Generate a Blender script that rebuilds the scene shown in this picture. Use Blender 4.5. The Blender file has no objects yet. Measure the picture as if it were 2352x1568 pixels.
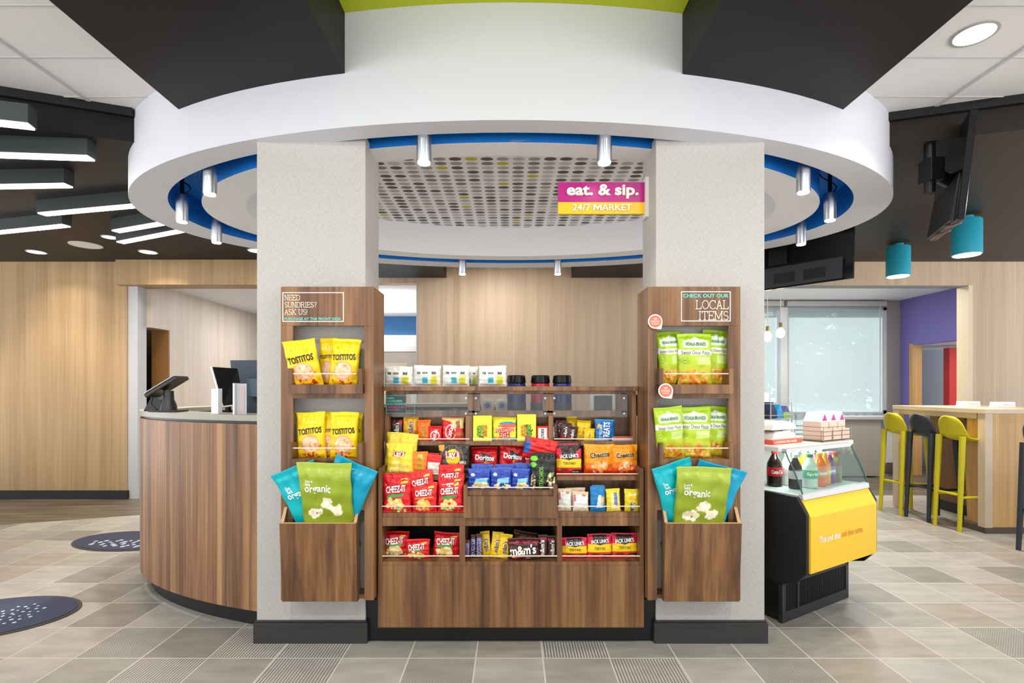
import bpy, math, random
import numpy as np
from mathutils import Vector, Matrix
PI = math.pi
sc = bpy.context.scene
C = sc.collection
R = math.radians
# ------------------------------------------------------------------ camera, world, exposure
F, CX, CY, H = 1192.0, 1173.0, 893.0, 1.22
cam_d = bpy.data.cameras.new('camera'); cam = bpy.data.objects.new('camera', cam_d); C.objects.link(cam)
cam.location = (0, 0, H); cam.rotation_euler = (R(90), 0, 0)
cam_d.sensor_width = 36; cam_d.lens = F/2352*36
cam_d.shift_x = (1176-CX)/2352; cam_d.shift_y = (CY-784)/2352
cam_d.clip_start = .05; cam_d.clip_end = 200
sc.camera = cam
sc.view_settings.view_transform = 'Standard'; sc.view_settings.look = 'None'
sc.view_settings.gamma = 1; sc.view_settings.use_curve_mapping = False
sc.view_settings.exposure = 0.82
W = bpy.data.worlds.new('world'); sc.world = W; W.use_nodes = True
# bright overcast sky above the horizon, brighter half below added to lift ceilings
_bg = W.node_tree.nodes['Background']; _bg.inputs[1].default_value = 1.0
_wc = W.node_tree.nodes.new('ShaderNodeTexCoord'); _ws = W.node_tree.nodes.new('ShaderNodeSeparateXYZ'); _wr = W.node_tree.nodes.new('ShaderNodeValToRGB')
_wm = W.node_tree.nodes.new('ShaderNodeMapRange'); _wm.inputs[1].default_value = -1; _wm.inputs[2].default_value = 1
W.node_tree.links.new(_wc.outputs['Generated'], _ws.inputs[0]); W.node_tree.links.new(_ws.outputs[2], _wm.inputs[0]); W.node_tree.links.new(_wm.outputs[0], _wr.inputs[0])
_wr.color_ramp.elements[0].position = .46; _wr.color_ramp.elements[0].color = (2.05, 2.03, 2.0, 1)
_wr.color_ramp.elements[1].position = .54; _wr.color_ramp.elements[1].color = (.62, .67, .73, 1)
W.node_tree.links.new(_wr.outputs[0], _bg.inputs[0])
def area(name, loc, rot, size, power, col=(1, .95, .88), sy=None, spread=180):
    d = bpy.data.lights.new(name, 'AREA'); d.shape = 'RECTANGLE' if sy else 'DISK'
    d.size = size
    if sy: d.size_y = sy
    d.energy = power; d.color = col; d.spread = R(spread)
    o = bpy.data.objects.new(name, d); C.objects.link(o); o.location = loc; o.rotation_euler = rot
    return o
def spot(name, loc, aim, power, angle=60, blend=.6, col=(1, .93, .82), rad=.03):
    d = bpy.data.lights.new(name, 'SPOT'); d.energy = power; d.spot_size = R(angle); d.spot_blend = blend
    d.color = col; d.shadow_soft_size = rad
    o = bpy.data.objects.new(name, d); C.objects.link(o); o.location = loc
    o.rotation_euler = (Vector(aim)-Vector(loc)).to_track_quat('-Z', 'Y').to_euler()
    return o
_sd = bpy.data.lights.new('sun', 'SUN'); _sd.energy = 2.6; _sd.angle = R(3); _sd.color = (1, .97, .92); _so = bpy.data.objects.new('sun', _sd); C.objects.link(_so)
_so.rotation_euler = Vector((-.25, -1, -.75)).to_track_quat('-Z', 'Y').to_euler(); _so.location = (5, 15, 8)
# unseen fill lights added above the camera's side, without fixtures
for (x, y) in ((-2.2, -.4), (0, -.4), (2.2, -.4), (-3.4, 1.0), (3.4, 1.0), (-1.1, .9), (1.1, .9)):
    area('lobby_fill_light', (x, y, 2.62 if abs(x) < 1.8 and abs(x) > .7 else 2.79), (0, 0, 0), .2, 12, (1, .985, .96))
# ------------------------------------------------------------------ helpers
def P(x, y, Y):
    return Vector(((x-CX)*Y/F, Y, H-(y-CY)*Y/F))
def lin(c):
    return tuple(((v/12.92) if v <= .04045 else ((v+.055)/1.055)**2.4) for v in (k/255 for k in c))
MATS = {}
def mat(name, rgb, rough=.5, metal=0, emit=0, alpha=1, trans=0, spec=.5, bump=0, bscale=200, coat=0, ecol=None):
    if name in MATS: return MATS[name]
    m = bpy.data.materials.new(name); m.use_nodes = True; nt = m.node_tree; b = nt.nodes['Principled BSDF']
    b.inputs['Base Color'].default_value = (*lin(rgb), 1); b.inputs['Roughness'].default_value = rough
    b.inputs['Metallic'].default_value = metal; b.inputs['Alpha'].default_value = alpha
    b.inputs['Transmission Weight'].default_value = trans; b.inputs['Specular IOR Level'].default_value = spec
    b.inputs['Coat Weight'].default_value = coat
    if emit:
        b.inputs['Emission Color'].default_value = (*lin(ecol or rgb), 1); b.inputs['Emission Strength'].default_value = emit
    if bump:
        n = nt.nodes.new('ShaderNodeTexNoise'); n.inputs['Scale'].default_value = bscale
        bp = nt.nodes.new('ShaderNodeBump'); bp.inputs['Strength'].default_value = bump; bp.inputs['Distance'].default_value = .002
        tc = nt.nodes.new('ShaderNodeTexCoord'); nt.links.new(tc.outputs['Object'], n.inputs['Vector'])
        nt.links.new(n.outputs['Fac'], bp.inputs['Height']); nt.links.new(bp.outputs['Normal'], b.inputs['Normal'])
    MATS[name] = m; return m
class NT:
    """small node-tree writer"""
    def __init__(s, name, rough=.5):
        s.m = bpy.data.materials.new(name); s.m.use_nodes = True; s.t = s.m.node_tree
        s.b = s.t.nodes['Principled BSDF']; s.b.inputs['Roughness'].default_value = rough; MATS[name] = s.m
        s.tc = s.t.nodes.new('ShaderNodeTexCoord')
    def n(s, kind, **kw):
        o = s.t.nodes.new('ShaderNode'+kind)
        for k, v in kw.items():
            if k in ('operation', 'blend_type', 'data_type', 'noise_dimensions', 'wave_type', 'bands_direction', 'layer_name', 'feature'): setattr(o, k, v)
            else: o.inputs[k.replace('_', ' ')].default_value = v
        return o
    def l(s, a, b): s.t.links.new(a, b)
    def mathn(s, op, a, b=None, c=None):
        o = s.t.nodes.new('ShaderNodeMath'); o.operation = op
        for i, v in enumerate((a, b, c)):
            if v is None: continue
            if isinstance(v, (int, float)): o.inputs[i].default_value = v
            else: s.l(v, o.inputs[i])
        return o.outputs[0]
    def mapping(s, scale, src='Object', loc=(0, 0, 0), rot=(0, 0, 0)):
        o = s.t.nodes.new('ShaderNodeMapping'); o.inputs['Scale'].default_value = scale; o.inputs['Location'].default_value = loc
        o.inputs['Rotation'].default_value = rot
        s.l(s.tc.outputs[src], o.inputs['Vector']); return o.outputs[0]
    def ramp(s, fac, stops):
        o = s.t.nodes.new('ShaderNodeValToRGB'); e = o.color_ramp.elements
        while len(e) < len(stops): e.new(.5)
        for i, (p, c) in enumerate(stops): e[i].position = p; e[i].color = (*lin(c), 1)
        s.l(fac, o.inputs[0]); return o.outputs[0]
    def mix(s, fac, a, b, mode='MIX'):
        o = s.t.nodes.new('ShaderNodeMix'); o.data_type = 'RGBA'; o.blend_type = mode
        for sock, v in ((o.inputs[0], fac), (o.inputs[6], a), (o.inputs[7], b)):
            if isinstance(v, (int, float)): sock.default_value = v
            elif isinstance(v, tuple): sock.default_value = (*lin(v), 1)
            else: s.l(v, sock)
        return o.outputs[2]
def wood(name, stops, strip=22, rough=.4, fine=70, coarse=8, zs=.45, var=.5, bumpy=.15):
    t = NT(name, rough)
    g = t.n('TexNoise', Scale=1.0, Detail=5.0, Roughness=.6, Distortion=.4); t.l(t.mapping((coarse, coarse, zs)), g.inputs['Vector'])
    f = t.n('TexNoise', Scale=1.0, Detail=3.0); t.l(t.mapping((fine, fine, 1.2)), f.inputs['Vector'])
    sp = t.n('SeparateXYZ'); t.l(t.tc.outputs['Object'], sp.inputs[0])
    q = t.mathn('FLOOR', t.mathn('MULTIPLY', t.mathn('ADD', sp.outputs[0], t.mathn('MULTIPLY', sp.outputs[1], .37)), strip))
    wn = t.n('TexWhiteNoise', noise_dimensions='1D'); t.l(q, wn.inputs['W'])
    v = t.mathn('ADD', t.mathn('MULTIPLY', g.outputs['Fac'], 1-.35*var), t.mathn('MULTIPLY', t.mathn('SUBTRACT', wn.outputs['Value'], .5), .42*var))
    v = t.mathn('ADD', v, t.mathn('MULTIPLY', t.mathn('SUBTRACT', f.outputs['Fac'], .5), .42))
    v = t.mathn('ADD', v, .17*var)
    t.l(t.ramp(v, stops), t.b.inputs['Base Color'])
    bp = t.n('Bump', Strength=bumpy, Distance=.001); t.l(f.outputs['Fac'], bp.inputs['Height']); t.l(bp.outputs[0], t.b.inputs['Normal'])
    return t.m
WALNUT = wood('walnut_laminate', [(.18, (64, 41, 26)), (.38, (102, 68, 43)), (.53, (134, 93, 58)), (.68, (156, 114, 74)), (.88, (178, 136, 94))], strip=26, rough=.38, var=.36, coarse=12, zs=.9)
DESKWOOD = wood('desk_walnut', [(.20, (76, 52, 38)), (.38, (116, 82, 58)), (.52, (148, 107, 74)), (.66, (178, 133, 94)), (.85, (206, 164, 122))], strip=34, rough=.45, var=.4)
OAK = wood('pale_wall_laminate', [(.15, (172, 148, 122)), (.5, (195, 172, 146)), (.9, (214, 193, 168))], strip=7, rough=.5, fine=90, coarse=14, zs=.35, var=.35, bumpy=.05)
OAKWARMLIT = wood('wall_laminate_warm_lit', [(.15, (140, 110, 74)), (.5, (168, 138, 98)), (.9, (190, 161, 120))], strip=7, rough=.5, fine=90, coarse=14, zs=.35, var=.35, bumpy=.05)  # wall laminate yellowed in its colour to carry the warm light
TABLEWOOD = wood('bar_table_oak', [(.15, (168, 126, 72)), (.5, (197, 155, 96)), (.9, (217, 180, 122))], strip=40, rough=.4, fine=110, coarse=20, zs=.5, var=.5, bumpy=.05)
EDGE = mat('pale_edge_band', (196, 158, 116), .5)
WHITE = mat('white_paint', (240, 241, 245), .6)
OFFWHITE = mat('offwhite_paint', (228, 226, 222), .6)
RINGW = mat('white_paint_dimmed', (216, 219, 228), .6)  # same white as the disc, darkened where light overexposed the ring
BLUE = mat('blue_paint', (10, 118, 206), .5)
LIME = mat('lime_paint', (196, 205, 30), .6)
BLACK = mat('black_base', (26, 25, 25), .45)
BASEB = mat('dark_grey_base', (52, 50, 49), .5)
DARK = mat('charcoal_ceiling', (22, 20, 23), .5, bump=.05, bscale=20, spec=.25)
SOFF = mat('dark_soffit', (34, 27, 24), .5, spec=.3)
BLK = mat('black_plastic', (16, 16, 18), .35)
BLKG = mat('black_gloss', (12, 13, 17), .15)
STEEL = mat('brushed_aluminium', (176, 180, 188), .32, metal=1)
SILV = mat('silver_plastic', (190, 190, 192), .35, metal=.4)
RAIL = mat('clear_rail', (235, 222, 205), .25)
YEL = mat('yellow_panel', (246, 200, 36), .45)
CYL = mat('turquoise_enamel', (44, 170, 198), .4)
STOOLY = mat('stool_yellow', (202, 190, 14), .42)
STOOLB = mat('stool_charcoal', (44, 49, 58), .45)
GREY = mat('mid_grey_paint', (130, 130, 134), .6)
LGREY = mat('light_grey_paint', (186, 187, 192), .6)
STONE = mat('grey_stone_top', (158, 155, 142), .35, bump=.1, bscale=90)
LAMP = mat('lamp_glow', (255, 244, 228), .5, emit=9)
STRIP = mat('led_strip_glow', (255, 243, 224), .5, emit=7)
BULBM = mat('bulb_glow', (255, 226, 180), .5, emit=7)
WTXT = mat('white_lettering', (248, 240, 226), .5)
TTXT = mat('teal_lettering', (110, 205, 190), .5)
def glass(name, rgb=(235, 245, 242), alpha=.14, rough=.03):
    m = bpy.data.materials.new(name); m.use_nodes = True; nt = m.node_tree
    b = nt.nodes['Principled BSDF']; out = nt.nodes['Material Output']
    b.inputs['Base Color'].default_value = (*lin(rgb), 1); b.inputs['Roughness'].default_value = rough
    tr = nt.nodes.new('ShaderNodeBsdfTransparent'); mx = nt.nodes.new('ShaderNodeMixShader'); mx.inputs[0].default_value = alpha
    nt.links.new(tr.outputs[0], mx.inputs[1]); nt.links.new(b.outputs[0], mx.inputs[2]); nt.links.new(mx.outputs[0], out.inputs[0])
    MATS[name] = m; return m
def clear(name, tint, refl):
    m = bpy.data.materials.new(name); m.use_nodes = True; nt = m.node_tree; nt.nodes.remove(nt.nodes['Principled BSDF'])
    out = nt.nodes['Material Output']; tr = nt.nodes.new('ShaderNodeBsdfTransparent'); tr.inputs[0].default_value = (*lin(tint), 1)
    gl = nt.nodes.new('ShaderNodeBsdfGlossy'); gl.inputs['Roughness'].default_value = .04
    fr_ = nt.nodes.new('ShaderNodeLayerWeight'); fr_.inputs[0].default_value = .25; mm = nt.nodes.new('ShaderNodeMath'); mm.operation = 'MULTIPLY_ADD'
    mm.inputs[1].default_value = refl*1.5; mm.inputs[2].default_value = refl; mx = nt.nodes.new('ShaderNodeMixShader')
    nt.links.new(fr_.outputs['Fresnel'], mm.inputs[0]); nt.links.new(mm.outputs[0], mx.inputs[0])
    nt.links.new(tr.outputs[0], mx.inputs[1]); nt.links.new(gl.outputs[0], mx.inputs[2]); nt.links.new(mx.outputs[0], out.inputs[0])
    MATS[name] = m; return m
ACRYL = clear('clear_acrylic', (240, 242, 244), .02)
GLASS = clear('case_glass', (236, 246, 242), .04)
WINGL = clear('window_glass', (236, 244, 242), .04)
SHADE = glass('sheer_roller_shade', (222, 230, 236), alpha=.50, rough=.9)
_nt = SHADE.node_tree; _mx = [k for k in _nt.nodes if k.type == 'MIX_SHADER'][0]; _tl = _nt.nodes.new('ShaderNodeBsdfTranslucent'); _tl.inputs[0].default_value = (.8, .84, .88, 1)
_m2 = _nt.nodes.new('ShaderNodeMixShader'); _m2.inputs[0].default_value = .8
_nt.links.new(_nt.nodes['Principled BSDF'].outputs[0], _m2.inputs[1]); _nt.links.new(_tl.outputs[0], _m2.inputs[2]); _nt.links.new(_m2.outputs[0], _mx.inputs[2])
# linen wall covering
t = NT('linen_wallcovering', .75)
n1 = t.n('TexNoise', Scale=1.0, Detail=2.0); t.l(t.mapping((420, 420, 60)), n1.inputs['Vector'])
n2 = t.n('TexNoise', Scale=1.0, Detail=2.0); t.l(t.mapping((60, 60, 420)), n2.inputs['Vector'])
v = t.mathn('MULTIPLY', t.mathn('ADD', n1.outputs['Fac'], n2.outputs['Fac']), .5)
t.l(t.ramp(v, [(.3, (168, 164, 160)), (.5, (188, 184, 180)), (.7, (203, 200, 196))]), t.b.inputs['Base Color'])
bp = t.n('Bump', Strength=.35, Distance=.001); t.l(v, bp.inputs['Height']); t.l(bp.outputs[0], t.b.inputs['Normal'])
LINEN = t.m
# dotted soffit
t = NT('dotted_soffit_paper', .6)
sp = t.n('SeparateXYZ'); t.l(t.mapping((1/.1, 1/.066, 1)), sp.inputs[0])
cxn = t.mathn('FLOOR', sp.outputs[0]); cyn = t.mathn('FLOOR', sp.outputs[1])
fx = t.mathn('SUBTRACT', t.mathn('SUBTRACT', sp.outputs[0], cxn), .5); fy = t.mathn('SUBTRACT', t.mathn('SUBTRACT', sp.outputs[1], cyn), .5)
d2 = t.mathn('ADD', t.mathn('POWER', t.mathn('DIVIDE', fx, .39), 2), t.mathn('POWER', t.mathn('DIVIDE', fy, .37), 2))
inside = t.mathn('LESS_THAN', d2, 1)
cb = t.n('CombineXYZ'); t.l(cxn, cb.inputs[0]); t.l(cyn, cb.inputs[1])
wn = t.n('TexWhiteNoise', noise_dimensions='2D'); t.l(cb.outputs[0], wn.inputs['Vector'])
o = t.t.nodes.new('ShaderNodeValToRGB'); o.color_ramp.interpolation = 'CONSTANT'; e = o.color_ramp.elements
st = [(0, (92, 84, 88)), (.2, (134, 130, 138)), (.38, (166, 162, 170)), (.58, (190, 186, 192)), (.8, (212, 206, 210)), (.972, (196, 192, 40))]
while len(e) < len(st): e.new(.5)
for i, (p, c) in enumerate(st): e[i].position = p; e[i].color = (*lin(c), 1)
t.l(wn.outputs['Value'], o.inputs[0])
t.l(t.mix(inside, (250, 248, 250), o.outputs[0]), t.b.inputs['Base Color'])
DOTS = t.m
# floor tiles
def tile(name, rgb, ribs=0, diag=0, weave=0):
    t = NT(name, .38)
    n = t.n('TexNoise', Scale=1.0, Detail=5.0); t.l(t.mapping((5, 14, 5)), n.inputs['Vector'])
    a = tuple(int(k*.93) for k in rgb); b = tuple(min(255, int(k*1.06)) for k in rgb)
    col = t.ramp(n.outputs['Fac'], [(.3, a), (.7, b)])
    if ribs or diag or weave:
        sp = t.n('SeparateXYZ'); t.l(t.tc.outputs['Object'], sp.inputs[0])
        if ribs: s = t.mathn('SINE', t.mathn('MULTIPLY', sp.outputs[0], 2*PI/.0135))
        elif diag: s = t.mathn('SINE', t.mathn('MULTIPLY', t.mathn('ADD', sp.outputs[0], t.mathn('MULTIPLY', sp.outputs[1], 1.0)), 2*PI/.012))
        else: s = t.mathn('MULTIPLY', t.mathn('SINE', t.mathn('MULTIPLY', sp.outputs[0], 2*PI/.012)), t.mathn('SINE', t.mathn('MULTIPLY', sp.outputs[1], 2*PI/.012)))
        k = t.mathn('GREATER_THAN', s, .0)
        dk = tuple(int(c*(.68 if ribs else .82)) for c in rgb)
        col = t.mix(k, dk, col)
    t.l(col, t.b.inputs['Base Color']); return t.m
TL = [tile('tile_light', (168, 164, 157)), tile('tile_mid', (154, 150, 143)), tile('tile_dark', (138, 134, 127)), tile('tile_taupe', (158, 149, 139)),
      tile('tile_ribbed', (184, 179, 172), ribs=1), tile('tile_diagonal', (164, 160, 152), diag=1), tile('tile_woven', (162, 158, 151), weave=1)]
GROUT = mat('pale_grout', (205, 200, 192), .8)
t = NT('grey_brown_plank_floor', .4)
n = t.n('TexNoise', Scale=1.0, Detail=6.0, Distortion=.6); t.l(t.mapping((1.2, 14, 1), rot=(0, 0, R(-14))), n.inputs['Vector'])
t.l(t.ramp(n.outputs['Fac'], [(.3, (70, 62, 52)), (.5, (98, 88, 74)), (.7, (124, 112, 95))]), t.b.inputs['Base Color'])
PLANK = t.m
CEILT = mat('white_ceiling_tile', (232, 230, 230), .8, bump=.2, bscale=300)

class MB:
    def __init__(s): s.v = []; s.f = []; s.mi = []; s.cur = 0
    def face(s, idx): s.f.append(idx); s.mi.append(s.cur)
    def box(s, x0, x1, y0, y1, z0, z1):
        b = len(s.v)
        s.v += [(x0, y0, z0), (x1, y0, z0), (x1, y1, z0), (x0, y1, z0), (x0, y0, z1), (x1, y0, z1), (x1, y1, z1), (x0, y1, z1)]
        for q in ((0, 3, 2, 1), (4, 5, 6, 7), (0, 1, 5, 4), (1, 2, 6, 5), (2, 3, 7, 6), (3, 0, 4, 7)): s.face([b+i for i in q])
        return s
    def prism(s, pts, a0, a1, axis='z'):
        """pts: ccw polygon; extruded along axis. x: pts=(y,z); y: pts=(x,z); z: pts=(x,y)"""
        n = len(pts); b = len(s.v)
        def mk(p, a): return {'z': (p[0], p[1], a), 'x': (a, p[0], p[1]), 'y': (p[0], a, p[1])}[axis]
        s.v += [mk(p, a0) for p in pts]+[mk(p, a1) for p in pts]
        fl = axis == 'y'
        A = list(range(n))[::-1]; B = list(range(n, 2*n))
        if fl: A = A[::-1]; B = B[::-1]
        s.face([b+i for i in A]); s.face([b+i for i in B])
        for i in range(n):
            j = (i+1) % n; q = [i, j, j+n, i+n]
            if fl: q = q[::-1]
            s.face([b+k for k in q])
        return s
    def tube(s, p0, p1, r0, r1=None, n=14, cap=True):
        r1 = r0 if r1 is None else r1
        p0 = Vector(p0); p1 = Vector(p1); d = (p1-p0).normalized()
        a = d.orthogonal().normalized(); c = d.cross(a); b = len(s.v)
        for p, r in ((p0, r0), (p1, r1)):
            for i in range(n):
                t = 2*PI*i/n; s.v.append(tuple(p+a*math.cos(t)*r+c*math.sin(t)*r))
        for i in range(n):
            j = (i+1) % n; s.face([b+i, b+j, b+n+j, b+n+i])
        if cap: s.face([b+i for i in range(n)][::-1]); s.face([b+n+i for i in range(n)])
        return s
    def lathe(s, prof, cx=0, cy=0, cz=0, n=24, sx=1, sy=1):
        """prof: (r,z) bottom to top"""
        b = len(s.v)
        for r, z in prof:
            for i in range(n):
                t = 2*PI*i/n; s.v.append((cx+r*sx*math.cos(t), cy+r*sy*math.sin(t), cz+z))
        for k in range(len(prof)-1):
            for i in range(n):
                j = (i+1) % n; s.face([b+k*n+i, b+k*n+j, b+(k+1)*n+j, b+(k+1)*n+i])
        s.face([b+i for i in range(n)][::-1]); m = b+(len(prof)-1)*n; s.face([m+i for i in range(n)])
        return s
    def path(s, pts, r, n=10):
        for a, b_ in zip(pts, pts[1:]): s.tube(a, b_, r, n=n)
        return s
    def build(s, name, m, parent=None, smooth=False, bevel=0, loc=None):
        me = bpy.data.meshes.new(name); me.from_pydata([tuple(v) for v in s.v], [], s.f); me.update()
        ms = m if isinstance(m, (list, tuple)) else [m]
        for k in ms: me.materials.append(k)
        me.polygons.foreach_set('material_index', s.mi)
        if smooth:
            me.polygons.foreach_set('use_smooth', [True]*len(s.f))
            try: me.set_sharp_from_angle(angle=R(35))
            except Exception: pass
        o = bpy.data.objects.new(name, me); C.objects.link(o)
        if parent is not None: o.parent = parent; 
        if parent is not None and loc is None: o.matrix_parent_inverse = parent.matrix_basis.inverted()
        if loc is not None: o.location = loc
        if bevel:
            md = o.modifiers.new('bevel', 'BEVEL'); md.width = bevel; md.segments = 2; md.limit_method = 'ANGLE'
        return o
def tag(o, label, cat, group=None, kind=None):
    if label: o['label'] = label
    if cat: o['category'] = cat
    if group: o['group'] = group
    if kind: o['kind'] = kind
    return o
def empty(name, loc, label, cat, group=None, rz=0):
    o = bpy.data.objects.new(name, None); C.objects.link(o); o.location = loc; o.rotation_euler = (0, 0, rz)
    o.empty_display_size = .1
    return tag(o, label, cat, group)
def struct(o): o['kind'] = 'structure'; return o
def box(name, m, dims, parent=None, bevel=0): return MB().box(*dims).build(name, m, parent, bevel=bevel)
# ---- text
_tc = {}
def text2d(s, bold=0.0, spacing=1.0, shear=0):
    key = (s, bold, spacing, shear)
    if key in _tc: return _tc[key]
    cu = bpy.data.curves.new('lettering', 'FONT'); cu.body = s; cu.size = 1; cu.offset = bold; cu.resolution_u = 3
    cu.space_character = spacing; cu.shear = shear
    ob = bpy.data.objects.new('lettering', cu); me = bpy.data.meshes.new_from_object(ob)
    v = np.array([(p.co.x, p.co.y) for p in me.vertices]) if len(me.vertices) else np.zeros((0, 2))
    f = [tuple(p.vertices) for p in me.polygons]
    if len(v):   # outlines that cross themselves fill twice: keep one layer
        tri = []
        for q in f: tri += [(q[0], q[i], q[i+1]) for i in range(1, len(q)-1)]
        A = v[[t_[0] for t_ in tri]]; B = v[[t_[1] for t_ in tri]]; D_ = v[[t_[2] for t_ in tri]]; cen = (A+B+D_)/3; ar = .5*((B[:, 0]-A[:, 0])*(D_[:, 1]-A[:, 1])-(B[:, 1]-A[:, 1])*(D_[:, 0]-A[:, 0]))
        def cr(P0, P1, Q): return (P1[:, 0]-P0[:, 0])*(Q[1]-P0[:, 1])-(P1[:, 1]-P0[:, 1])*(Q[0]-P0[:, 0])
        drop = set()
        for i in sorted(range(len(tri)), key=lambda i: abs(ar[i])):
            if abs(ar[i]) < 1e-9: drop.add(i); continue
            a_, b_, c_ = cr(A, B, cen[i]), cr(B, D_, cen[i]), cr(D_, A, cen[i])
            ins = np.where(((a_ > 1e-7) & (b_ > 1e-7) & (c_ > 1e-7)) | ((a_ < -1e-7) & (b_ < -1e-7) & (c_ < -1e-7)))[0]
            if any(j != i and j not in drop for j in ins): drop.add(i)
        f = [t_ if ar[i] > 0 else t_[::-1] for i, t_ in enumerate(tri) if i not in drop]
        v -= (v.min(0)+v.max(0))/2
    h = (v[:, 1].max()-v[:, 1].min()) if len(v) else 1
    wd = (v[:, 0].max()-v[:, 0].min()) if len(v) else 1
    bpy.data.objects.remove(ob); bpy.data.curves.remove(cu); bpy.data.meshes.remove(me)
    _tc[key] = (v, f, wd, h); return _tc[key]
def text_on(mb, s, cx, cz, y, width=None, height=None, bold=0, ext=0, spacing=1, shear=0, align='c'):
    """adds a flat text facing -Y to an MB; ext extrudes"""
    v, f, w, h = text2d(s, bold, spacing, shear)
    kx = width/w if width else height/h; kz = height/h if height else kx
    ox = {'c': 0, 'l': w/2*kx, 'r': -w/2*kx}[align]
    b = len(mb.v); mb.v += [(cx+ox+p[0]*kx, y, cz+p[1]*kz) for p in v]
    for q in f: mb.face([b+i for i in q])
    if ext:
        e = {}
        for q in f:
            for a_, c_ in zip(q, q[1:]+q[:1]): e[(a_, c_)] = 1
        b2 = len(mb.v); mb.v += [(cx+ox+p[0]*kx, y+ext, cz+p[1]*kz) for p in v]
        for (a_, c_) in e:
            if (c_, a_) not in e: mb.face([b+c_, b+a_, b2+a_, b2+c_])
    return mb
# slab-serif stroke alphabet (height 1)
def _arc(cx, cy, rx, ry, a0, a1, n=14): return [(cx+rx*math.cos(R(a0+(a1-a0)*i/n)), cy+ry*math.sin(R(a0+(a1-a0)*i/n))) for i in range(n+1)]
SL = {
 'N': (.86, [[(.14, 0), (.14, 1), (.72, 0), (.72, 1)]], [(.14, 0), (.1, 1), (.72, 1)]),
 'E': (.74, [[(.14, 0), (.14, 1)], [(.02, 1), (.66, 1), (.66, .8)], [(.14, .52), (.5, .52)], [(.5, .42), (.5, .62)], [(.02, 0), (.68, 0), (.68, .2)]], []),
 'D': (.84, [[(.14, 0), (.14, 1)], [(.02, 1), (.38, 1)]+_arc(.38, .5, .38, .5, 90, -90)+[(.02, 0)]], []),
 'S': (.7, [_arc(.35, .74, .25, .26, 25, 270)+_arc(.35, .25, .27, .25, 90, -155)], []),
 'U': (.86, [[(.14, 1), (.14, .34)]+_arc(.43, .34, .29, .34, 180, 360)+[(.72, .34), (.72, 1)]], [(.14, 1), (.72, 1)]),
 'R': (.84, [[(.14, 0), (.14, 1)], [(.02, 1), (.42, 1)]+_arc(.42, .76, .25, .24, 90, -90)+[(.14, .52)], [(.42, .52), (.7, 0)]], [(.14, 0), (.72, 0)]),
 'I': (.38, [[(.19, 0), (.19, 1)]], [(.19, 0), (.19, 1)]),
 '?': (.56, [_arc(.27, .78, .2, .22, 160, -60)+[(.27, .45), (.27, .28)], [(.27, .0), (.27, .09)]], []),
 'A': (.84, [[(.12, 0), (.42, 1), (.72, 0)], [(.22, .36), (.62, .36)]], [(.12, 0), (.72, 0)]),
 'K': (.84, [[(.14, 0), (.14, 1)], [(.68, 1), (.14, .42)], [(.3, .58), (.72, 0)]], [(.14, 0), (.14, 1), (.68, 1), (.72, 0)]),
 '!': (.3, [[(.15, .28), (.15, 1)], [(.15, 0), (.15, .09)]], []),
 'L': (.72, [[(.14, 0), (.14, 1)], [(.02, 0), (.66, 0), (.66, .24)]], [(.14, 1)]),
 'O': (.9, [_arc(.45, .5, .37, .5, 0, 360, 28)], []),
 'C': (.8, [_arc(.44, .5, .37, .5, 40, 320, 24), [(.73, .72), (.73, .98)]], []),
 'T': (.78, [[(.39, 0), (.39, 1)], [(.06, .8), (.06, 1), (.72, 1), (.72, .8)]], [(.39, 0)]),
 'M': (1.06, [[(.14, 0), (.14, 1), (.53, .12), (.92, 1), (.92, 0)]], [(.14, 0), (.92, 0), (.1, 1), (.96, 1)]),
 ' ': (.42, [], []),
}
def slab(mb, s, x, z, y, h, wt=.085, align='l'):
    tw = sum(SL[c][0] for c in s)*h
    if align == 'r': x -= tw
    k = 0
    def quad(a, b_):
        a = Vector(a); b_ = Vector(b_); d = b_-a
        if d.length < 1e-6: return
        d.normalize(); n_ = Vector((-d.y, d.x))*wt/2; a = a-d*wt*.35; b_ = b_+d*wt*.35
        i = len(mb.v)
        for q in (a+n_, a-n_, b_-n_, b_+n_): mb.v.append((x+q.x*h, y-.00002*(k % 7), z+q.y*h))
        mb.face([i, i+1, i+2, i+3])
    for c in s:
        adv, lines, ser = SL[c]
        for ln in lines:
            for a, b_ in zip(ln, ln[1:]): quad(a, b_); k += 1
        for (sx_, sz_) in ser: quad((sx_-.12, sz_), (sx_+.12, sz_)); k += 1
        x += adv*h
    return mb
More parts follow.
